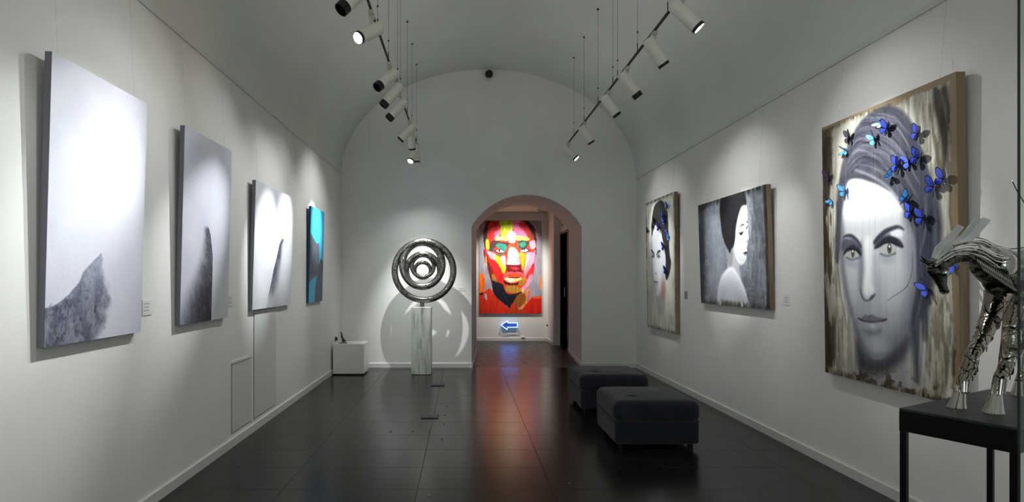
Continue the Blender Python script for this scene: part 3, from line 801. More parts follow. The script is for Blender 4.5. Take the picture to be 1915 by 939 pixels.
for c0 in ((1220.7,481.5), (1231.5,481)):
    a.poly([(c0[0]-2.6,c0[1]+.6),(c0[0],c0[1]-2.4),(c0[0]+2.8,c0[1]+.4),(c0[0],c0[1]+2.6)], (222,222,220), .006)
    a.ell((c0[0]+.2,c0[1]), .022, .024, (50,50,54), .008); a.stroke([(c0[0]-3,c0[1]+.8),(c0[0],c0[1]-3),(c0[0]+3.2,c0[1])], [.012,.024,.014], (30,30,34), .008)
    a.ell((c0[0],c0[1]-6), .06, .03, (130,130,134), .05, .6)
a.stroke([(1218,468),(1220.5,471),(1223.5,477)], [.026,.04,.022], (48,46,50), .012); a.stroke([(1228.5,477),(1231,471),(1235,469.5)], [.026,.042,.02], (46,44,48), .012)
a.ell((1226.8,511.5), .022, .014, (60,58,62), .012, .9); a.stroke([(1225,485),(1224.6,500),(1225.6,510)], .02, (178,178,182), .03, .7)
a.poly([(1223,526.8),(1226.5,525.5),(1228,526.5),(1231.2,527.6),(1227.5,529.6)], (92,78,84), .010); a.poly([(1224,530.5),(1231,530.5),(1229,534.5),(1226,534.5)], (172,164,168), .02)
a.poly([(1226,538),(1231,538),(1229,542)], (160,158,160), .03, .6); a.ell((1248,500), .05, .09, (40,38,42), .04, .8)
distress(a, W, L, 195, .05, .85, (92,82,58), (34,30,26)); a.lay((a.noise(.05,.3,4,198) > .66)*sst((a.Y-L*.55)/.3), (150,146,130), .5)
face(t, P, a); wires(t, P, W, 1, (.12, .88))

# square portrait in profile
t, P, W, L = painting(5.45, 7.03, 1.215, 2.40, 1, .038, .048,
    'dark portrait of a woman in profile with black hair, middle of right wall', M_wood)
a = Art(W, L, 250, 210, px_map(P, W, L), (104,108,114))
n1 = a.noise(.18, .5, 5, 261, .62)[..., None]; a.c = np.array((66,70,78))*(1-n1)+np.array((186,191,196))*n1
a.lay(sst((a.noise(.16,.05,5,262,.7)-.52)*6), (176,184,188), .4); a.lay(sst((a.noise(.05,.16,5,263,.7)-.54)*6), (60,68,74), .45); a.lay(sst((a.noise(.03,.10,4,264,.7)-.60)*8), (206,208,210), .35)
a.poly([(1318,400),(1344,395),(1350,450),(1352,520),(1344,560),(1330,520),(1322,450)], (172,178,186), .12, .55)
a.poly([(1308,400),(1316,400),(1318,560),(1310,565)], (34,36,42), .09, .7)
neck = [(1368,462),(1364,480),(1361,498),(1364,520),(1382,540),(1386,520),(1382,500),(1385,492),(1378,475)]
a.poly(neck, (176,176,178), .02); a.poly([(1362,488),(1368,465),(1371,480),(1366,505)], (120,120,124), .03, .7)
shoulder = [(1341.5,568),(1342,545),(1345,528),(1349,515),(1357,505),(1366,499.5),(1373,501),(1379,511),(1386,524),(1393,540),(1397,556),(1399.5,575),(1370,572),(1341.5,569)]
a.poly(shoulder, (214,214,218), .02); a.poly([(1350,540),(1362,520),(1375,524),(1388,548),(1392,572),(1350,568)], (168,168,176), .09, .7)
a.stroke([(1346,530),(1356,512),(1366,503),(1374,508),(1384,526),(1394,552)], [.02,.03,.03,.03,.03,.02], (232,232,234), .02, .8)
skin = [(1386,386),(1391,380),(1395.5,382),(1397.2,395),(1397.5,408),(1398.2,420),(1399.2,437),(1400.5,446),(1397.8,450),(1398,457),(1396.6,463),(1397.5,470),(1395.6,474),(1396.4,480),(1394,488),(1389,494.5),(1383,493.5),(1378,486),(1374.5,476),(1372,462),(1374,445),(1376,425),(1380,405)]
a.poly(skin, (226,226,224), .010); a.poly([(1374,470),(1379,484),(1387,492),(1394,487),(1388,480),(1380,470),(1377,455)], (186,186,188), .05, .5)
hair = [(1347,373),(1353,368.5),(1366,362),(1380,356),(1389,352),(1393,362),(1395.6,375),(1395.5,383),(1391,384),(1386,388),(1381,402),(1377.5,418),(1375.5,432),(1374.8,446),(1372,460),(1368,466),(1365,474),(1361,466),(1355,454),(1350.5,438),(1348,418),(1346.3,399)]
a.poly(hair, (28,27,30), .016)
a.stroke([(1384.5,424),(1388,420.5),(1391.8,420.8)], [.008,.018,.008], (50,48,50), .008)
a.stroke([(1382.5,435.5),(1386,438),(1390,433.5)], [.012,.026,.010], (28,28,30), .008); a.ell((1386.5,436), .02, .012, (30,30,32), .010)
a.stroke([(1396,414),(1398,416)], .012, (60,58,60), .008); a.stroke([(1396,427),(1398.2,423)], [.018,.010], (34,34,36), .008)
a.poly([(1389.8,474),(1393,471.5),(1396.6,470.5),(1396.6,474.5),(1393.5,475.5)], (40,38,40), .008); a.poly([(1391,476),(1396,475.5),(1395,479)], (150,146,148), .01)
a.ell((1396.5,452), .012, .010, (140,140,140), .012, .7)
e_ = distress(a, W, L, 295, .06, .8, (44,42,38), (20,20,20)); a.poly([(1305,383),(1318,379),(1322,384),(1310,398)], (38,34,24), .04, .9)
a.poly([(1355,563),(1375,567),(1385,574),(1360,572)], (70,66,44), .03, .7)
a.stroke([(1429,350),(1432,400),(1434,480),(1437,575)], [.03,.05,.02,.06], (46,40,30), .02, .8)
face(t, P, a); wires(t, P, W, 1, (.12, .88))

# ------------------------------------------------------------------ butterflies pinned to two of the portraits
def butterfly(host, cpx, size, ang, open_, bodymat, tone=0):
    t, P, W, L = host; u, v = px_map(P, W, L)(*cpx)
    c = P(u, v, .008); n_ = (P(0, 0, 1)-P(0, 0, 0)).normalized()
    ex = (P(1, 0)-P(0, 0)).normalized(); up = (P(0, 0)-P(0, 1)).normalized()
    ax = up*math.cos(ang)+ex*math.sin(ang); sd = ex*math.cos(ang)-up*math.sin(ang)
    o = bpy.data.objects.new('butterfly', None); link(o, t); o.location = c-origin(t)
    wing_u = [(0,.02),(.10,.30),(.28,.52),(.50,.62),(.56,.50),(.50,.28),(.40,.08),(.20,-.02),(0,-.03)]
    wing_l = [(0,-.02),(.22,-.03),(.38,-.04),(.42,-.20),(.34,-.38),(.18,-.44),(.08,-.30),(0,-.12)]
    for s in (-1, 1):
        th = open_[0 if s < 0 else 1]
        out = sd*s*math.cos(th)+n_*math.sin(th)
        wn = out.cross(ax).normalized()*.0005
        for pl, nm in ((wing_u, 'fore_wing'), (wing_l, 'hind_wing')):
            mb = MB(); pts = [c+(out*x+ax*y)*size for x, y in pl]; m0 = sum(pts, Vector())/len(pts)
            inn = [m0.lerp(p, .84) for p in pts]; k = len(pts)
            mb.add([p+wn for p in pts]+[p+wn for p in inn], [(i, (i+1) % k, k+(i+1) % k, k+i) for i in range(k)], 1)
            mb.add([p+wn for p in inn]+[m0+wn*3], [(i, (i+1) % k, k) for i in range(k)], 0)
            mb.add([p-wn for p in pts]+[p-wn for p in inn], [(i, k+i, k+(i+1) % k, (i+1) % k) for i in range(k)], 1)
            mb.add([p-wn for p in inn]+[m0-wn*3], [((i+1) % k, i, k) for i in range(k)], 0)
            mb.build(nm, [(M_wing, M_wing2, M_wing3)[tone], M_wingrim], o)
    mb = MB(); mb.tube([c-ax*size*.16, c-ax*size*.05, c+ax*size*.06, c+ax*size*.14], [.0012, .003, .0034, .002], 8)
    mb.tube([c+ax*size*.13, c+ax*size*.26+sd*size*.09], .0004, 4); mb.tube([c+ax*size*.13, c+ax*size*.26-sd*size*.09], .0004, 4)
    mb.cyl(c, c-n_*.008, .0006, n=6)
    mb.build('insect_body', M_wingrim, o)
BF = [((1647.6,230),.10,-.9,1), ((1661,240),.12,.5,0), ((1638.7,260),.12,-.3,1), ((1719,250),.12,.5,0), ((1591,257),.12,.1,2),
      ((1583,282),.10,-1.2,1), ((1683.4,309),.13,.3,0), ((1702.6,302),.12,-.2,0), ((1720.5,295),.13,.5,0), ((1668,330),.10,1.2,1),
      ((1553,332),.12,.1,2), ((1582.4,357),.12,-.1,1), ((1556.8,375),.10,-.9,1), ((1697.5,372.8),.12,1.0,1), ((1707.7,397),.13,.3,0),
      ((1729.4,407),.13,.2,0), ((1748.6,349),.13,.4,0), ((1766.5,334),.13,.35,0), ((1737,541),.13,-.4,0), ((1787,497),.10,2.4,0)]
for k, (c0, sz, an, tn) in enumerate(BF):
    butterfly(BIG, c0, sz*.80, an, (.35+.5*random.random(), .75+.45*random.random()), None, tn)
for k, (c0, sz, an, tn) in enumerate([((1249.5,386),.13,.3,0), ((1243,405),.15,.2,0), ((1244,414),.13,-.2,0), ((1233.5,426),.14,.1,0), ((1225,413),.12,.3,2),
      ((1213,432),.11,.4,2), ((1249,437),.13,.2,0), ((1252,443),.13,-.3,1), ((1243,462),.15,.2,0), ((1246.5,506),.14,.2,0), ((1222,424),.10,.6,2)]):
    butterfly(FAR, c0, sz*.8, an, (.5, .9), None, tn)

# ------------------------------------------------------------------ bright portrait in the hall beyond the arch
X0, X1, Z0, Z1, YP = .379, 1.897, .666, 2.93, 14.035
t = thing('canvas_painting', ((X0+X1)/2, 14.08, Z0), 'vivid red, pink and yellow portrait of a bearded man in the hall beyond the arch', 'painting')
MB().box((X0, YP+.001, Z0), (X1, 14.079, Z1)).build('stretcher', M_canvas_grey, t, bevel=.003)
W, L = X1-X0, Z1-Z0
a = Art(W, L, 280, 420, lambda x, y: ((x-28)/548*W, (y-62)/818*L), (150,148,160))
n1 = a.noise(.3, .5, 4, 301)[..., None]; a.c = np.array((128,126,140))*(1-n1)+np.array((176,174,184))*n1
RP = [  # (points in the drawing frame, colour, softness)
 ([(28,540),(60,530),(78,570),(80,640),(60,700),(28,700)], (250,110,20), .03),
 ([(560,570),(576,560),(576,660),(558,640)], (240,130,60), .03),
 ([(66,330),(80,300),(92,330),(98,400),(96,450),(84,430),(74,380)], (120,20,24), .02),
 ([(85,370),(96,380),(98,460),(88,440)], (240,180,60), .02),
 # head
 ([(100,62),(420,62),(480,90),(510,130),(525,200),(528,320),(510,440),(500,520),(470,600),(440,660),(380,720),(300,770),(210,720),(150,640),(120,540),(100,440),(80,330),(68,250),(68,170),(80,110)], (206,48,30), .02),
 ([(68,250),(66,170),(84,105),(110,66),(130,70),(110,110),(100,170),(98,240),(96,300),(78,300)], (52,18,14), .02),
 ([(420,62),(470,80),(505,120),(522,190),(526,240),(512,240),(500,190),(470,140),(440,100)], (60,22,18), .02),
 ([(515,230),(530,230),(530,350),(520,340)], (50,20,26), .012),
 # forehead
 ([(110,90),(205,66),(215,120),(190,160),(150,220),(120,270),(100,220),(105,150)], (228,24,34), .03),
 ([(205,66),(330,64),(335,120),(300,160),(280,230),(230,210),(210,160),(215,110)], (176,214,20), .03),
 ([(240,110),(310,120),(300,210),(260,220)], (230,240,60), .04),
 ([(330,64),(400,66),(440,120),(470,180),(440,230),(380,230),(340,180),(325,120)], (240,110,160), .03),
 ([(400,66),(450,100),(480,160),(490,220),(460,200),(420,150),(380,110)], (226,30,40), .03),
 ([(440,180),(500,180),(505,230),(470,240)], (160,50,24), .03),
 ([(300,150),(340,170),(350,220),(330,260),(290,250),(270,200)], (252,238,226), .04),
 ([(165,170),(215,140),(210,190),(170,230)], (242,130,170), .02),
 ([(160,215),(240,200),(280,230),(260,240),(200,232)], (250,232,110), .03),
 ([(350,200),(430,205),(470,225),(440,240),(360,235)], (252,226,90), .03),
 ([(170,230),(230,200),(230,225),(190,240)], (250,200,150), .02),
 # left brow and socket
 ([(118,300),(125,260),(160,238),(210,246),(270,255),(320,268),(320,290),(270,290),(200,285),(150,310),(120,340)], (70,26,30), .014),
 ([(170,280),(200,262),(250,268),(270,290),(262,330),(230,330),(190,300)], (36,130,112), .014),
 ([(118,310),(150,300),(150,330),(125,345)], (40,60,56), .012),
 ([(160,330),(200,318),(250,330),(240,350),(200,350)], (40,30,28), .010),
 ([(178,328),(208,320),(246,334),(225,344),(195,342)], (238,240,240), .008),
 ([(196,322),(212,320),(214,336),(202,338)], (16,16,20), .006),
 ([(165,345),(205,356),(250,346),(235,368),(195,372)], (88,92,62), .014),
 # right brow and socket
 ([(360,262),(380,240),(420,236),(455,250),(462,265),(440,300),(400,310),(372,300)], (28,62,58), .014),
 ([(380,270),(410,250),(440,262),(432,290),(400,298)], (44,122,104), .014),
 ([(455,240),(490,245),(480,270),(460,262)], (120,24,20), .010),
 ([(384,330),(400,312),(430,302),(465,318),(458,336),(420,346),(390,340)], (20,22,26), .010),
 ([(392,330),(410,318),(436,312),(456,322),(440,334),(410,338)], (240,240,240), .008),
 ([(416,312),(430,308),(434,322),(422,326)], (16,16,20), .006),
 ([(320,262),(370,262),(372,300),(350,320),(310,300),(280,290),(290,270)], (216,74,34), .02),
 # nose
 ([(290,310),(330,300),(365,330),(380,400),(385,450),(350,458),(300,458),(270,450),(275,400)], (252,226,200), .03),
 ([(300,330),(330,320),(345,380),(340,440),(300,440)], (254,248,240), .03),
 ([(345,340),(372,370),(382,430),(365,440),(350,390)], (240,150,180), .03),
 ([(262,455),(300,450),(350,456),(395,450),(412,480),(400,520),(360,510),(310,520),(270,500),(258,475)], (112,14,26), .014),
 ([(300,478),(350,470),(380,484),(350,496)], (190,40,56), .014),
 # left cheek
 ([(92,330),(150,345),(190,380),(180,410),(140,400),(110,370)], (246,170,190), .03),
 ([(85,235),(110,230),(116,300),(100,320),(88,300)], (178,206,30), .014),
 ([(160,370),(200,378),(240,420),(262,470),(250,520),(230,525),(210,470),(180,420)], (252,230,40), .03),
 ([(215,390),(255,372),(262,430),(250,470)], (246,180,190), .03),
 ([(96,400),(140,410),(190,440),(220,500),(240,560),(220,600),(170,600),(130,560),(104,480)], (206,26,24), .03),
 ([(98,420),(130,450),(150,520),(150,570),(126,560),(106,490)], (120,24,16), .02),
 ([(138,540),(165,540),(185,600),(165,610),(145,580)], (170,120,40), .014),
 # right cheek
 ([(380,350),(420,345),(440,380),(430,440),(410,500),(396,450),(384,400)], (244,150,30), .03),
 ([(440,350),(500,340),(522,330),(518,420),(490,460),(450,520),(430,560),(420,520),(440,440)], (246,150,180), .03),
 ([(470,250),(516,240),(522,300),(480,310)], (248,160,180), .03),
 ([(440,380),(460,380),(440,460),(425,500)], (250,220,160), .02),
 ([(500,440),(512,460),(500,540),(480,560),(478,500)], (210,30,50), .014),
 ([(460,560),(490,530),(486,590),(450,650),(410,690),(384,690),(392,660),(430,620)], (246,150,180), .02),
 ([(386,676),(420,668),(414,706),(392,704)], (240,180,100), .014),
 # mouth
 ([(240,560),(262,524),(310,512),(345,520),(380,512),(420,540),(440,580),(420,600),(330,570),(262,580)], (230,90,110), .014),
 ([(255,560),(290,530),(345,528),(395,535),(416,562),(340,570),(270,566)], (214,72,24), .010),
 ([(250,566),(330,562),(402,566),(380,592),(320,606),(275,600)], (240,190,130), .010),
 ([(252,568),(318,566),(320,598),(285,598)], (250,226,190), .010),
 ([(250,562),(330,560),(405,562),(330,568)], (60,8,12), .006),
 ([(245,590),(280,608),(330,616),(380,604),(360,628),(300,630),(250,612)], (44,12,18), .012),
 ([(410,570),(440,570),(420,620),(390,640),(372,620)], (180,130,30), .016),
 ([(260,640),(330,632),(380,650),(400,680),(340,700),(280,690),(255,670)], (166,116,36), .018),
 # beard and neck
 ([(140,590),(170,600),(230,620),(250,660),(270,700),(330,710),(400,690),(372,740),(330,780),(310,870),(290,830),(240,790),(190,750),(150,690)], (18,18,30), .016),
 ([(360,720),(420,700),(440,740),(420,800),(370,830),(320,870),(320,800)], (140,78,24), .02),
 ([(430,690),(470,660),(478,720),(450,800),(400,840),(385,830),(420,790),(440,740)], (238,150,70), .02),
 ([(450,690),(476,680),(470,760),(452,770)], (190,110,120), .02),
 ([(28,720),(60,700),(120,660),(150,700),(200,760),(250,800),(300,880),(28,880)], (214,44,16), .014),
 ([(490,740),(520,736),(576,735),(576,880),(420,880),(400,850),(440,800),(470,760)], (204,30,14), .014),
 ([(310,800),(350,790),(370,840),(440,850),(430,880),(300,880)], (196,56,20), .03),
 ([(74,710),(92,704),(98,740),(92,765),(78,750)], (170,168,170), .008),
 ([(30,700),(60,694),(56,716),(34,716)], (60,10,12), .008),
 ([(480,736),(510,730),(560,728),(576,740),(540,748),(500,744)], (230,90,40), .010)]
for k, (pl, cc, sf) in enumerate(RP):
    a.lay(a.mask(pl, sf*.55+.003, wob=.035, seed=400+k), cc)
    if sf > .013: a.lay(a.mask(pl, sf+.01, wob=.06, seed=500+k)*sst((a.noise(.05,.30,4,600+k,.6)-.52)*10), tuple(min(255, v_*1.18+14) if k % 2 else v_*.74 for v_ in cc), .5)
st = a.noise(.02, .25, 4, 333); a.c = a.c*(1+((st-.5)*.22)[..., None])
for pl, w_, cc in (([(345,262),(350,280),(340,290)], .012, (60,10,14)), ([(98,340),(104,420),(124,540),(150,640)], .018, (60,12,20)), ([(520,340),(514,430),(500,500)], .010, (150,30,60)),
                   ([(440,380),(430,440),(420,490)], .008, (90,50,16)), ([(200,90),(190,150),(160,210)], .016, (250,60,70)), ([(350,140),(400,180),(450,200)], .016, (250,150,190)),
                   ([(230,700),(260,740),(290,800)], .016, (20,40,70)), ([(300,240),(310,262)], .010, (120,40,60))):
    a.stroke(pl, w_, cc, .008, .9)
Pm = lambda u, v, h=0.0: Vector((X0+u, YP-h, Z1-v))
face(t, Pm, a)

# arrow sign
t = thing('neon_arrow', (1.10, 14.06, .35), 'blue glowing arrow sign pointing left, under the vivid portrait', 'sign')
k = 14.0/F; ay = 13.99
def ap(x, y, yy=ay): return ((x-CX)*yy/F, yy, EYE-(y-CY)*yy/F)
arrow = [(937,608),(949,600),(949.5,604),(967.5,604),(967.5,612.3),(949.5,612.3),(948,616.5)]
c_ = Vector((sum(p[0] for p in arrow)/7, sum(p[1] for p in arrow)/7, 0))
mb = MB(); mb.prism([ap(c_.x+(x-c_.x)*.98, c_.y+(y-c_.y)*.98, 14.02) for x, y in arrow], (0, .058, 0)).build('sign_body', M_neonback, t)
pts = [Vector(ap(x, y)) for x, y in arrow]
dense = []
for i in range(7):
    for q in (0.04, .5, .96): dense.append(pts[i].lerp(pts[(i+1) % 7], q))
mb = MB(); mb.tube(dense, .0075, 8, closed=True, up=(0,1,0)).build('neon_tube', M_neon, t)
lt = bpy.data.objects.new('neon_light', bpy.data.lights.new('neon_light', 'AREA')); link(lt, t)
lt.data.shape = 'RECTANGLE'; lt.data.size = .36; lt.data.size_y = .1; lt.data.energy = .3; lt.data.color = (.18, .28, 1.0)
lt.location = Vector((1.10, 13.96, .39))-origin(t); lt.rotation_euler = (math.radians(70), 0, PI)
# ------------------------------------------------------------------ track lighting
TZ, TXL, TXR = 3.64, -.738, 1.65
def rail(x, y0, y1, label, rods):
    t = thing('light_track', (x, (y0+y1)/2, TZ), label, 'light track', 'ceiling light tracks')
    MB().box((x-.0085, y0, TZ), (x+.0085, y1, TZ+.022)).build('rail', M_black, t, bevel=.002)
    for y in rods:
        zt = vault_z(x)
        MB().cyl((x, y, TZ+.03), (x, y, zt+.004), .0019, n=8).build('suspension_rod', M_wire, t)
        MB().cyl((x, y, TZ+.03), (x, y, TZ+.10), .0045, n=10).build('rod_clamp', M_darkwire, t)
        MB().cyl((x, y, TZ+.2), (x, y, TZ+.212), .008, n=10).build('rod_nut', M_darkwire, t)
        MB().cyl((x, y, zt-.012), (x, y, zt+.01), .014, n=14).build('ceiling_mount', M_darkwire, t)
    l = bpy.data.lights.new('upfill_light', 'AREA'); l.shape = 'RECTANGLE'; l.size = .02; l.size_y = y1-y0-.2  # fill added to brighten the vault, hidden above the rail
    l.energy = UPFILL_W; l.color = (1.0, .97, .91)
    lo = bpy.data.objects.new('upfill_light', l); link(lo, t); lo.location = Vector((x, (y0+y1)/2, TZ+.026))-origin(t); lo.rotation_euler = (PI, 0, 0)
    return t
rail(TXL, -1.6, 9.12, 'left black light track hung on thin rods below the vault', [-1.2,.6,2.2,3.9,4.96,5.68,6.44,6.75,7.56,8.28,9.07])
rail(TXR, -1.6, 9.12, 'right black light track hung on thin rods below the vault', [-1.2,.6,2.2,3.8,4.67,5.48,6.19,6.38,7.09,7.91,8.64])

def spotlight(x, y, target, label, power=1.0, on=None, warm=False, size=34, snout='black', length=.25, drop=.10, sidex=0.0, blend=1.0, spill=86, backvent=False):
    """track adapter, neck, cylindrical housing aimed at target, snoot, lens and the lamp itself"""
    t = thing('track_spotlight', (x, y, TZ), label, 'spotlight', 'spotlights on the tracks')
    MB().box((x-.018, y-.06, TZ-.034), (x+.018, y+.06, TZ-.001)).build('track_adapter', M_lamparm, t, bevel=.004)
    piv = Vector((x+sidex, y, TZ-.034-drop))
    tg = Vector(target); d_ = (tg-piv).normalized(); R = .052
    back = piv-d_*.10; front = back+d_*length
    mb = MB(); mb.cyl((x, y, TZ-.03), (x, y, TZ-.05), .020, n=16)
    sidev = d_.cross(Vector((0,0,1))).normalized()
    mb.tube([(x, y, TZ-.05), (x, y, TZ-.034-drop+.02)], .010, 10)
    mb.build('neck', M_lamparm, t, smooth=True)
    hb = MB(); hb.tube([back-d_*.0, back+d_*.004, front-d_*.002, front], [R-.004, R, R, R-.001], 32)
    h = hb.build('housing', M_lampwhite, t, smooth=True, sharp=35)
    if backvent:
        MB().pipe(back-d_*.003, back+d_*.001, R*.78, R*.35).build('rear_vent', M_black, h)
    sl = .052 if snout == 'long' else .026
    e = front+d_*sl
    MB().pipe(front-d_*.001, e, R-.002, R-.008).build('snoot', M_black, t, smooth=True, sharp=35)
    lens = MB().cyl(front+d_*.0015, front+d_*(.006 if not on else sl*.75), R-.010, n=28)
    lens.build('lens', on if on else M_lens_off, t, smooth=True, sharp=35)
    if power > 0:
        l = bpy.data.lights.new('lamp', 'SPOT'); l.energy = SPOT_W*power; l.spot_size = math.radians(size); l.spot_blend = blend
        l.shadow_soft_size = .022; l.color = (1.0, .86, .70) if warm == 2 else ((1.0, .955, .90) if warm else (.95, .975, 1.0))
        lo = bpy.data.objects.new('lamp', l); link(lo, t)
        lo.location = e+d_*.012-origin(t); lo.rotation_euler = (tg-e).to_track_quat('-Z', 'Y').to_euler()
        l2 = bpy.data.lights.new('lamp_spill', 'SPOT'); l2.energy = SPOT_W*power*SPILL; l2.spot_size = math.radians(spill); l2.spot_blend = 1
        l2.shadow_soft_size = .022; l2.color = l.color
        lo2 = bpy.data.objects.new('lamp_spill', l2); link(lo2, t); lo2.location = lo.location; lo2.rotation_euler = lo.rotation_euler
    return t
G = 'spotlight'
# left track, near to far
spotlight(TXL, 2.75, (-2.06, 2.55, 1.75), 'white spotlight on the left track lighting the wall beside the camera', .13, size=44)
spotlight(TXL, 4.05, (-2.04, 3.12, 1.65), 'white spotlight with a black end, cut off by the top edge of the picture', 1.05, size=36, snout='long')
spotlight(TXL, 4.63, (-2.04, 3.02, 2.05), 'white spotlight with a bright glowing warm lamp, nearest on the left track', 1.05, on=M_lens_warm, size=31, drop=.12)
spotlight(TXL, 5.73, (-2.05, 4.42, 1.80), 'white spotlight with black snoot, first of the three overlapping heads on the left track', 1.45, size=28, snout='long')
spotlight(TXL, 6.18, (-2.05, 5.9, 1.85), 'white spotlight with black snoot, middle of the three overlapping heads on the left track', 1.6, size=29, snout='long')
spotlight(TXL, 6.70, (-2.05, 6.5, 2.0), 'white spotlight with black snoot, farthest of the three overlapping heads on the left track', 1.2, size=28, snout='long')
spotlight(TXL, 7.80, (-2.05, 7.95, 2.2), 'white spotlight tilted toward the small blue canvas', 2.2, size=25)
spotlight(TXL, 8.15, (-.66, 9.40, 1.45), 'white spotlight with dark rear vent hanging nearly upright on the left track', 1.3, size=46, backvent=True)
spotlight(TXL, 9.02, (-.70, 9.50, 1.2), 'farthest upright white spotlight, at the end of the left track', 1.0, size=50)
spotlight(TXL, 8.62, (-1.55, 7.2, 1.0), 'small glowing warm spotlight facing the camera near the end of the left track', .25, on=M_lens_warm, warm=True, size=40, drop=.22)
# right track, near to far
spotlight(TXR, 2.6, (2.92, 2.4, 1.4), 'added unseen spotlight on the right track lighting the wall beside the camera', .55, size=44)  # added out of view to wash the right wall with light
spotlight(TXR, 4.35, (2.88, 4.0, 2.1), 'nearest white spotlight on the right track, its white lamp glowing', 1.25, on=M_lens_cool, size=44)
spotlight(TXR, 5.02, (2.9, 5.3, 1.8), 'white spotlight with an oval rear vent, second on the right track', .25, size=34, backvent=True)
spotlight(TXR, 5.84, (2.9, 6.05, 1.95), 'white spotlight with long black snoot, third on the right track', 1.5, size=29, snout='long')
spotlight(TXR, 6.58, (2.9, 6.55, 1.75), 'white spotlight with black snoot, fourth on the right track', .55, size=27)
spotlight(TXR, 7.88, (2.9, 8.2, 1.75), 'faint white spotlight with rear vent, second from the far end of the right track', .55, size=32, backvent=True)
spotlight(TXR, 9.05, (2.9, 8.5, 2.1), 'small farthest spotlight on the right track, its lamp glowing white', .85, on=M_lens_cool, size=34)

# two lamps added on the hall ceiling to light the vivid portrait
for x, lab in ((.55, 'added white ceiling spotlight in the hall, left one, aimed at the vivid portrait'), (1.7, 'added white ceiling spotlight in the hall, right one, aimed at the vivid portrait')):
    t = thing('added_hall_spot', (x, 12.75, 3.14), lab, 'spotlight')
    MB().cyl((x, 12.75, 3.139), (x, 12.75, 3.12), .05, n=20).build('mount', M_lampwhite, t, smooth=True)
    d_ = (Vector((1.14, 14.03, 1.75))-Vector((x, 12.75, 3.08))).normalized(); p0 = Vector((x, 12.75, 3.09))
    MB().cyl((x, 12.75, 3.12), p0, .008, n=10).build('neck', M_lampwhite, t)
    MB().cyl(p0-d_*.03, p0+d_*.1, .035, n=24).build('housing', M_lampwhite, t, smooth=True)
    l = bpy.data.lights.new('lamp', 'SPOT'); l.energy = 84; l.spot_size = math.radians(75); l.spot_blend = 1; l.shadow_soft_size = .03; l.color = (1, .95, .88)
    lo = bpy.data.objects.new('lamp', l); link(lo, t); lo.location = p0+d_*.115-origin(t); lo.rotation_euler = d_.to_track_quat('-Z', 'Y').to_euler()

# ------------------------------------------------------------------ ring sculpture on the marble pedestal
MB().box((-.823, 9.065, .004), (-.512, 9.375, 1.063)).build('pedestal', M_marble, bevel=.006)
tag(bpy.data.objects['pedestal'], 'tall veined white marble pedestal carrying the ring sculpture', 'pedestal')
SX, SY, SZ = -.632, 9.22, 1.637; ppm = 117.1*5.867
t = thing('ring_sculpture', (SX+.0, SY, 1.063), 'round dark metal sculpture of nested rings on a marble pedestal', 'sculpture')
def rp(x, y): return (SX+(x-428)/ppm, SZ-(y-448)/ppm)
def ringmesh(cx, cy, r, minor, tilt, yoff, twist=0, name='ring', rz=None):
    x, z = rp(cx, cy); R = (r-minor)/ppm; Rz = ((rz or r)-minor)/ppm; mb = MB(); pts = []; rad = []
    for k in range(96):
        a_ = 2*PI*k/96
        q = Vector((R*math.cos(a_), 0, Rz*math.sin(a_))); q.y = R*math.sin(a_)*math.sin(tilt)+R*math.cos(a_)*math.sin(twist)
        pts.append(Vector((x, SY+yoff, z))+q); rad.append(minor/ppm*(1+.06*math.sin(a_)))
    return mb.tube(pts, rad, 20, closed=True).build(name, M_mosaic, t, smooth=True)
ringmesh(428, 448, 357, 36, 0, 0, 0)
ringmesh(410, 379, 256, 39, .10, 0, .05, rz=284)
ringmesh(418, 448, 212, 30, -.14, .005, -.04)
ringmesh(415, 397, 144, 24, .16, .01, .06)
ringmesh(413, 443, 106, 20, -.12, 0, 0)
mb = MB(); zb = rp(428, 800)[1]; sx_ = rp(406, 0)[0]
mb.cyl((sx_-.018, SY, 1.064), (sx_-.018, SY, zb+.02), .009, n=12).cyl((sx_+.004, SY, 1.064), (sx_+.004, SY, zb+.02), .009, n=12).cyl((sx_+.026, SY, 1.064), (sx_+.026, SY, zb+.02), .009, n=12)
mb.box((sx_-.045, SY-.03, 1.063), (sx_+.05, SY+.03, 1.069)).build('stem', M_darksteel, t, smooth=True)

# white plinth in the corner with a small black sculpture
t = thing('display_plinth', (-1.8, 9.25, 0), 'low white box plinth standing in the far left corner', 'plinth')
MB().box((-2.045, 9.035, .022), (-1.56, 9.48, .487)).build('body', M_plinth, t, bevel=.003)
MB().box((-2.02, 9.06, 0), (-1.585, 9.455, .022)).build('recessed_base', M_black, t)
t = thing('shard_sculpture', (-1.90, 9.2, .487), 'small pointed black shard sculpture on the low white plinth', 'sculpture')
yy = 9.2
def q_(x, y): return ((x-CX)*yy/F, yy, EYE-(y-CY)*yy/F)
sh = [q_(637.2,620), (q_(639,622)), q_(641,631), q_(647.4,639), q_(639.8,639.6), q_(640,634.5), q_(637.4,629), q_(638.6,626)]
MB().prism([(x, y-.02, z) for x, y, z in sh], (0, .045, 0)).build('blade', M_black, t, bevel=.002)
MB().box((q_(634.5,640)[0], yy-.05, .4872), (q_(648.5,640)[0], yy+.05, .493)).build('base', M_black, t)
t = thing('wall_socket', (XL, 9.45, .47), 'small grey socket on the left wall just above the white plinth', 'socket')
MB().box((XL-.001, 9.33, .50), (XL+.012, 9.41, .57)).build('plate', M_alu, t, bevel=.002)
MB().cyl((XL+.01, 9.37, .535), (XL+.035, 9.37, .535), .02, n=16).build('plug', M_black, t)

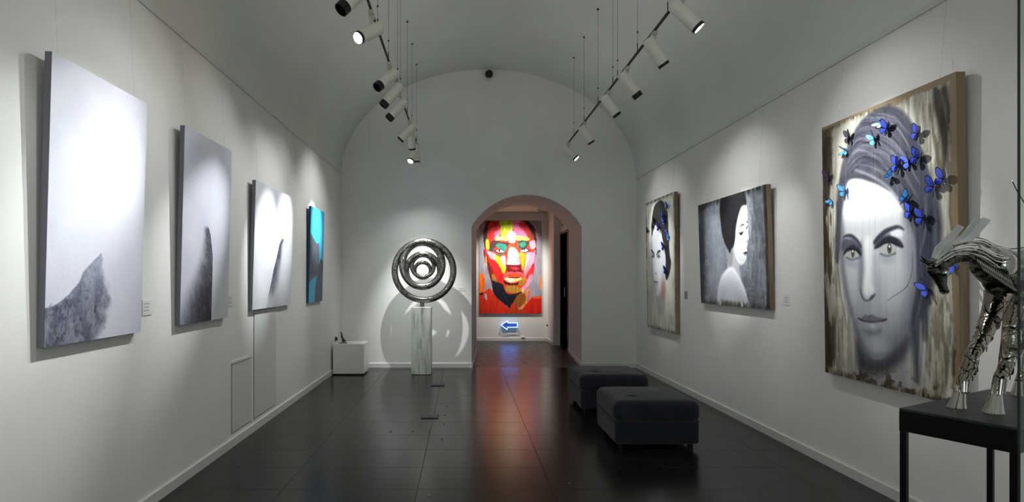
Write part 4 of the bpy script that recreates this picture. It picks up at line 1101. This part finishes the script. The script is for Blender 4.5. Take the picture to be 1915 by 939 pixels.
# ------------------------------------------------------------------ ottomans
def cushion(x0, x1, y0, y1, z0, z1, r, crown, n=22, seed=0):
    mb = MB(); c = Vector(((x0+x1)/2, (y0+y1)/2, (z0+z1)/2)); h = Vector(((x1-x0)/2, (y1-y0)/2, (z1-z0)/2))
    rr = random.Random(seed); ph = [rr.random()*6 for _ in range(4)]
    def put(p):
        q = Vector((p.x*h.x, p.y*h.y, p.z*h.z)); inn = Vector([max(-(h[i]-r), min(h[i]-r, q[i])) for i in range(3)])
        dlt = q-inn
        if dlt.length > 1e-9: q = inn+dlt.normalized()*r
        if p.z > 0:
            q.z += crown*(1-p.x**2)*(1-p.y**2)*p.z
            q.z += .0035*math.sin(p.x*5+ph[0]+2*math.sin(p.y*3+ph[1]))*math.sin(p.y*4+ph[2])*(1-p.x**4)*(1-p.y**4)
        q.x += .006*p.x*(1-p.z**2)*math.sin(p.y*3+ph[3])*.5
        return c+q
    for ax in range(3):
        for sg in (-1, 1):
            V = []; b_ = [i for i in range(3) if i != ax]
            for i in range(n+1):
                for j in range(n+1):
                    p = Vector((0,0,0)); p[ax] = sg
                    p[b_[0]] = math.sin((-1+2*i/n)*PI/2)*.5+(-1+2*i/n)*.5; p[b_[1]] = math.sin((-1+2*j/n)*PI/2)*.5+(-1+2*j/n)*.5
                    V.append(put(p))
            mb.add(V, [(i*(n+1)+j, (i+1)*(n+1)+j, (i+1)*(n+1)+j+1, i*(n+1)+j+1) for i in range(n) for j in range(n)])
    return mb
def weld(o):
    bm = bmesh.new(); bm.from_mesh(o.data); bmesh.ops.remove_doubles(bm, verts=bm.verts, dist=1e-5)
    bmesh.ops.recalc_face_normals(bm, faces=bm.faces); bm.to_mesh(o.data); bm.free(); return o
def ottoman(x0, x1, y0, y1, label, seed):
    t = thing('ottoman', ((x0+x1)/2, (y0+y1)/2, 0), label, 'ottoman', 'dark fabric ottomans')
    weld(cushion(x0, x1, y0, y1, .045, .25, .025, 0, seed=seed).build('base', M_fabric, t, smooth=True, sharp=80))
    cu = weld(cushion(x0-.012, x1+.012, y0-.012, y1+.012, .238, .425, .062, .022, 26, seed).build('cushion', M_fabric, t, smooth=True, sharp=80))
    mb = MB(); z = .245
    pts = [(x0+.02, y0-.004, z), (x1-.02, y0-.004, z), (x1+.004, y0+.02, z), (x1+.004, y1-.02, z), (x1-.02, y1+.004, z), (x0+.02, y1+.004, z), (x0-.004, y1-.02, z), (x0-.004, y0+.02, z)]
    mb.tube(pts, .006, 8, closed=True).build('piping', M_fabric, cu, smooth=True)
    xm, ym = (x0+x1)/2-.12, (y0+y1)/2-.05
    for k, (px_, py_, ln) in enumerate(((0, 0, .16), (-.06, -.14, .13))):
        mb = MB(); mb.tube([(xm+px_-ln/2, ym+py_+.012, .4265+.012), (xm+px_, ym+py_, .432+.012), (xm+px_+ln/2, ym+py_-.02, .4262+.012)], [.001, .005, .001], 8, flat=.5)
        mb.build('crease', M_fabric, cu, smooth=True)
    for x in (x0+.06, x1-.06):
        for y in (y0+.06, y1-.06):
            MB().cyl((x, y, 0), (x, y, .06), .022, .028, n=16).build('foot', M_bin, t, smooth=True)
ottoman(1.338, 2.076, 5.08, 5.80, 'nearer of the two dark charcoal fabric ottomans on the tiled floor', 3)
ottoman(1.318, 2.070, 6.47, 7.19, 'farther charcoal fabric ottoman, partly hidden behind the nearer one', 9)

# ------------------------------------------------------------------ black table with the horse
LC = Vector((1.692, 2.245, 0)); an = math.radians(29)
U = Vector((math.cos(an), math.sin(an), 0)); V_ = Vector((math.sin(an), -math.cos(an), 0)); TH = 1.0; TL, TW = .80, .35
t = thing('display_table', LC+U*TL/2+V_*TW/2, 'black steel table with thin legs beside the right wall, under the horse', 'table')
def tp(u, v, z): p = LC+U*u+V_*v; return Vector((p.x, p.y, z))
MB().obox(tp(TL/2, TW/2, TH-.006), U*TL/2, V_*TW/2, (0,0,.006)).build('tabletop', M_tabletop, t, bevel=.003)
MB().obox(tp(TL/2, .008, TH-.05), U*TL/2, V_*.008, (0,0,.038)).obox(tp(TL/2, TW-.008, TH-.05), U*TL/2, V_*.008, (0,0,.038)) \
    .obox(tp(.008, TW/2, TH-.05), U*.008, V_*(TW/2-.016), (0,0,.038)).obox(tp(TL-.008, TW/2, TH-.05), U*.008, V_*(TW/2-.016), (0,0,.038)).build('apron', M_tableframe, t, bevel=.002)
for u in (.0125, TL-.0125):
    for v in (.0125, TW-.0125):
        MB().obox(tp(u, v, (TH-.088)/2), U*.011, V_*.011, (0,0,(TH-.088)/2)).build('leg', M_tableframe, t, bevel=.0015)

# horse: points are given by where they sit in the plane v = const above the table
def hp(x, y, v=.16):
    dx = (x-CX)/F; Y = (v+LC.dot(V_))/(dx*V_.x+V_.y)
    return Vector((dx*Y, Y, EYE-(y-CY)*Y/F))
t = thing('horse_sculpture', tp(.45, .16, TH), 'welded chrome horse sculpture with bowed head standing on the black table', 'sculpture')
HORSE = t
def limb(mb, pts, rad, n=16, sub=6, flat=None):
    P_ = [Vector(tuple(q)) for q in spline([tuple(p) for p in pts], sub)]
    mb.tube(P_, interp(rad, len(P_)), n, flat=flat)
def hb_(u, v, z): return tp(u, v, z)
# torso, neck and head volumes, fused into one skin
mb = MB()
limb(mb, [hp(1846,492), hp(1868,502), hp(1900,506), tp(.68,.16,TH+.545), tp(.76,.16,TH+.55), tp(.84,.16,TH+.52)], [.058,.078,.080,.078,.082,.055], 24)
mb.ball(hp(1868,515), (.06,.055,.085)); mb.ball(hp(1896,528,.19), (.05,.045,.07)); mb.ball(tp(.77,.16,TH+.49), (.065,.065,.08))
limb(mb, [hp(1880,500), hp(1850,484), hp(1822,476), hp(1795,474), hp(1772,484), hp(1755,497)], [.060,.052,.044,.036,.029,.024], 20)
torso = mb.build('torso', M_darkchrome, t, smooth=True, sharp=180)
rm = torso.modifiers.new('fuse', 'REMESH'); rm.mode = 'VOXEL'; rm.voxel_size = .006; rm.use_smooth_shade = True
# head
mb = MB()
limb(mb, [hp(1748,492), hp(1750,504), hp(1757,519), hp(1762,534), hp(1766,546)], [.020,.027,.022,.0145,.013], 18)
mb.ball(hp(1764,510,.17), (.017,.018,.022)); mb.ball(hp(1766,545), (.014,.016,.011))
hd = mb.build('head', M_darkchrome, t, smooth=True, sharp=180)
rm = hd.modifiers.new('fuse', 'REMESH'); rm.mode = 'VOXEL'; rm.voxel_size = .003; rm.use_smooth_shade = True
MB().ball(hp(1767,510,.185), (.012,.012,.014)).build('cheek_plate', M_steel, hd, smooth=True, sharp=180)
MB().ball(hp(1750,508,.185), .005).build('eye', M_darksteel, hd, smooth=True, sharp=180)
MB().tube([hp(1770,546,.172), hp(1764,550,.175), hp(1758,545,.175)], .002, 6).build('mouth_line', M_darksteel, hd, smooth=True)
for v, e in ((.145, 0), (.18, 3)):
    m = MB(); limb(m, [hp(1746+e,492-e,v), hp(1735+e,492-e,v), hp(1727+e,489-e,v), hp(1719+e,485-e*2,v)], [.006,.0075,.005,.0008], 10); m.build('ear', M_darksteel, t, smooth=True)
# wires that run from the poll along the crest and back
for k in range(34):
    q = k/33; v = .115+.095*random.random(); o1 = -2+q*30; jit = random.uniform(-2, 2)
    st_, en = random.choice((0, 1, 2)), random.choice((5, 6, 7))
    path = [(1748,486),(1762,474),(1785,458),(1812,449),(1838,450),(1862,462),(1888,468),(1920,466)]
    sc_ = [.45,.6,.8,1.1,1.5,1.6,1.5,1.3]
    pp = [hp(x+jit, y+o1*s+random.uniform(-1.2, 1.2), v+.030*math.sin(q*3)) for (x, y), s in zip(path, sc_)][st_:en+1]
    mb = MB(); limb(mb, pp, [random.uniform(.0022,.0042)]*len(pp), 8, 5)
    mb.build('body_wire', M_steel if k % 3 else M_darksteel, torso, smooth=True)
# ribs curled round the breast
for k in range(15):
    x0 = 1826+k*4.5; y0 = 488+k*3; mb = MB()
    limb(mb, [hp(x0-4, y0-16, .215), hp(x0+6, y0+8, .228), hp(x0+20, y0+20, .225), hp(x0+38, y0+16, .205)], [.002,.0036,.0036,.002], 8, 5)
    mb.build('breast_wire', M_darksteel, torso, smooth=True)
MB().ball(hp(1828,466,.212), (.022,.012,.018)).build('crest_plate', M_steel, t, smooth=True, sharp=180)
MB().ball(hp(1888,494,.233), (.034,.012,.04)).build('shoulder_plate', M_steel, t, smooth=True, sharp=180)
# mane: three flat strips flung back
def ribbon(pts, w, mb, v0, v1):
    """solid strip; each point gives its upper and lower edge"""
    A_ = [Vector(tuple(q)) for q in spline([tuple(hp(x, y, v0)) for x, y, _, _ in pts], 6)]
    B_ = [Vector(tuple(q)) for q in spline([tuple(hp(x2, y2, v1)) for _, _, x2, y2 in pts], 6)]
    n_ = len(A_); th = V_*.0012; v = []
    for p, q in zip(A_, B_): v += [p+th, q+th, q-th, p-th]
    f = [(i*4+k, i*4+(k+1) % 4, i*4+4+(k+1) % 4, i*4+4+k) for i in range(n_-1) for k in range(4)]+[(0,1,2,3), ((n_-1)*4+3, (n_-1)*4+2, (n_-1)*4+1, (n_-1)*4)]
    mb.add(v, f)
for pts, v0, v1 in (([(1742,482,1752,484),(1750,462,1760,470),(1769,443,1780,452),(1792,420,1803,425)], .15, .165),
                    ([(1748,484,1757,486),(1768,460,1777,466),(1798,438,1806,446),(1824,406,1836,409)], .165, .18),
                    ([(1755,486,1764,488),(1775,463,1784,471),(1810,440,1818,450),(1838,406,1853,412)], .18, .195)):
    m = MB(); ribbon(pts, 0, m, v0, v1); m.build('mane_strip', M_ribbon, t)
# legs
def hoof_(b, top, w0, w1, parent, n=22):
    m = MB(); v = []; L_ = 6
    for i in range(L_+1):
        q = i/L_; c = b.lerp(top, q); r = w0+(w1-w0)*q**.85
        for k in range(n):
            a_ = 2*PI*k/n; v.append(c+U*math.cos(a_)*r*1.05+V_*math.sin(a_)*r*.92)
    f = [(i*n+k, i*n+(k+1) % n, (i+1)*n+(k+1) % n, (i+1)*n+k) for i in range(L_) for k in range(n)]
    f += [tuple(reversed(range(n))), tuple(L_*n+k for k in range(n))]
    return m.add(v, f).build('hoof', M_steel, parent, smooth=True, sharp=50)
def leg(name, pts, rad, v, hoof, hx, hy, w0, w1):
    m = MB(); limb(m, [hp(x, y, v) for x, y in pts], rad, 18, 6); lg = m.build(name, M_chrome, t, smooth=True, sharp=180)
    b = hp(hx, hy, v); b.z = TH+.001; tpv = hp(hoof[0], hoof[1], v)
    hoof_(b, tpv, w0, w1, lg)
    # straps, bolts and small rods over the skin
    N = len(pts)
    for k in range(30):
        q = random.random()*(N-1.2); i = int(q); f_ = q-i
        x = pts[i][0]*(1-f_)+pts[i+1][0]*f_; y = pts[i][1]*(1-f_)+pts[i+1][1]*f_; r = rad[i]*(1-f_)+rad[i+1]*f_
        ph = random.uniform(-1.2, 1.2); c = hp(x, y, v)+V_*r*math.cos(ph)*.96+U*r*math.sin(ph)*.96
        if k % 3: MB().ball(c, random.uniform(.0025, .0042), 8, 6).build('bolt', M_steel, lg, smooth=True, sharp=180)
        else:
            MB().tube([c, c+Vector((U.x*.004, U.y*.004, -.012)), c+Vector((0, 0, -.026))], .0018, 6).build('small_rod', M_darksteel, lg, smooth=True)
    for k in range(7):
        q = .4+k*.78; i = min(int(q), N-2); f_ = q-int(q)
        x = pts[i][0]*(1-f_)+pts[i+1][0]*f_; y = pts[i][1]*(1-f_)+pts[i+1][1]*f_; r = rad[i]*(1-f_)+rad[i+1]*f_
        ph = (-.9, .5, -.2, .9, -.7, .3, .7)[k]; ddir = V_*math.cos(ph)+U*math.sin(ph); c = hp(x, y, v)+ddir*r*.86
        rot = ddir.to_track_quat('Z', 'Y').to_matrix()
        MB().ball(c, (r*.62, r*.85, r*.24), 14, 8, rot=rot).build('riveted_plate', M_steel if k % 2 else M_darkchrome, lg, smooth=True, sharp=180)
    for dx in (-1, 0, 1):
        x, y = pts[-2]; x2, y2 = pts[-1]
        MB().tube([hp(x+dx*5, y, v)+V_*rad[-2]*.9, hp(x2+dx*4, y2-3, v)+V_*rad[-1]*.9], .0035, 8).build('tendon_rod', M_steel, lg, smooth=True)
    return lg
leg('leg', [(1868,548),(1862,570),(1848,604),(1834,636),(1818,664),(1810,690),(1799,712),(1796,735)], [.050,.043,.034,.029,.024,.026,.017,.020], .105, (1796,732), 1789, 765, .034, .019)
leg('leg', [(1905,552),(1902,575),(1894,610),(1889,640),(1884,668),(1880,690),(1868,708),(1863,740)], [.046,.040,.031,.027,.025,.024,.017,.018], .213, (1863,736), 1858, 774, .036, .019)
def hind(u, v, du):
    m = MB(); P_ = [hb_(u-.02, v, TH+.56), hb_(u+.02, v, TH+.44), hb_(u-.03, v, TH+.34), hb_(u+.05, v, TH+.22), hb_(u+.03, v, TH+.10), hb_(u+du, v, TH+.055)]
    limb(m, P_, [.06,.058,.036,.024,.016,.018], 16); lg = m.build('leg', M_chrome, t, smooth=True, sharp=180)
    hoof_(hb_(u+du-.008, v, TH+.001), hb_(u+du, v, TH+.06), .032, .018, lg)
hind(.735, .215, .0); hind(.745, .125, .0)
m = MB(); limb(m, [tp(.86,.16,TH+.54), tp(.90,.16,TH+.60), tp(.84,.16,TH+.72), tp(.74,.16,TH+.79), hp(1908,368), hp(1893,338.5)], [.012,.010,.007,.004,.0022,.0018], 10); m.build('tail', M_darksteel, t, smooth=True)

# ------------------------------------------------------------------ small things
def wall_label(p, n_, wv, h, label, m=M_card, lines=3):
    """printed card fixed to a wall; p centre, n_ into the room, wv half width vector"""
    t = thing('wall_label', p, label, 'label', 'small wall labels'); p, n_, wv = Vector(p), Vector(n_), Vector(wv)
    MB().obox(p+n_*.002, wv, (0,0,h/2), n_*.002).build('card', m, t)
    mb = MB()
    for k in range(lines):
        mb.obox(p+n_*.0044+Vector((0,0,h*(.26-.22*k)))-wv*.15, wv*(.62-.14*(k % 2)), (0,0,h*.035), n_*.0004)
    mb.build('print', M_ink, t)
wall_label((XL, 3.79, 1.315), (1,0,0), (0,.055,0), .10, 'small white label right of the largest mountain canvas')
wall_label((XL, 5.14, 1.31), (1,0,0), (0,.055,0), .10, 'small white label right of the second mountain canvas, by the dark spire')
wall_label((XR, 7.63, 1.29), (-1,0,0), (0,.05,0), .10, 'small tan label between the far and the square portraits', M_cardtan)
wall_label((XR, 5.26, 1.31), (-1,0,0), (0,.05,0), .09, 'small pale label right of the square profile portrait', M_card)
wall_label((-.035, YE, 1.335), (0,-1,0), (.06,0,0), .06, 'small pale label on the end wall left of the arch', M_card, 2)

t = thing('ceiling_speaker', (.427, YE, 4.96), 'small round black speaker high on the end wall below the vault', 'speaker')
MB().ball((.427, 9.71, 4.955), (.066,.066,.066), 24, 16).build('dome', M_bin, t, smooth=True, sharp=180)
MB().cyl((.427, 9.76, 4.965), (.427, 9.82, 4.975), .022, n=16).cyl((.427, 9.808, 4.975), (.427, 9.8199, 4.975), .05, n=20).build('bracket', M_bin, t, smooth=True)

for x0, x1, y0, y1, lab in ((-.46, -.272, 6.21, 6.37, 'dark metal floor socket cover set in the tiles, nearer the camera'), (-.452, -.268, 8.10, 8.26, 'dark metal floor socket cover set in the tiles, nearer the pedestal')):
    t = thing('floor_socket', ((x0+x1)/2, (y0+y1)/2, 0), lab, 'floor socket', 'floor socket covers')
    MB().box((x0, y0, 0), (x1, y1, .006)).build('frame', M_black, t)
    MB().box((x0+.008, y0+.008, .005), (x1-.008, y1-.008, .009)).build('lid', M_alu, t)
    MB().box(((x0+x1)/2-.02, y0+.02, .009), ((x0+x1)/2+.02, y0+.03, .0105)).build('finger_slot', M_black, t)

t = thing('smoke_detector', (2.2, 12.75, 2.78), 'small white detector on the hall wall above the dark door', 'detector')
MB().cyl((2.2005, 12.75, 2.70), (2.165, 12.75, 2.70), .055, n=24).build('housing', M_lampwhite, t, smooth=True)
MB().cyl((2.166, 12.75, 2.70), (2.155, 12.75, 2.70), .03, n=20).build('grille', M_alu, t, smooth=True)
t = thing('wall_socket', (2.045, 13.95, .38), 'small socket on the pilaster right of the glowing arrow', 'socket')
MB().box((2.030, 13.91, .35), (2.046, 13.99, .43)).build('plate', M_card, t, bevel=.002)
MB().cyl((2.032, 13.95, .39), (2.000, 13.95, .39), .022, n=16).build('plug', M_alu, t)
t = thing('cable_clip', (1.45, 14.062, .078), 'tiny white cable clip resting on the hall baseboard', 'clip')
MB().box((1.40, 14.045, .0785), (1.50, 14.078, .100)).build('body', M_card, t, bevel=.004)
MB().box((1.43, 14.040, .080), (1.47, 14.046, .088)).build('slot', M_ink, t)

# crumbs on the floor
for k, (x, y) in enumerate([(802,927.5),(1065,905),(835.5,761),(832,777),(830.5,793),(826,822),(730.5,807.5),(771.5,807),(803.5,808)]):
    Y = F*EYE/(y-CY); X = (x-CX)*Y/F
    o = MB().ball((X, Y, .003), (.008,.006,.003), 8, 6).build('crumb', M_specks if k < 2 else M_black, smooth=True)
    tag(o, ['pale crumb on the floor at the bottom centre of the room', 'pale crumb on the floor in front of the ottomans'][k] if k < 2 else 'tiny dark crumb on the floor tiles near the socket covers', 'crumb', 'crumbs on the floor')

# glass partition whose dark sealed edge crosses the right side of the view
t = thing('glass_partition', (1.155, 1.2, 0), 'clear glass pane with a thin dark edge at the far right', 'glass pane')
MB().box((1.1555, 1.1985, 0), (1.75, 1.2015, 2.9)).build('pane', M_glass, t)
MB().box((1.1520, 1.1985, 0), (1.1550, 1.2015, 2.9)).build('edge_seal', M_black, t)
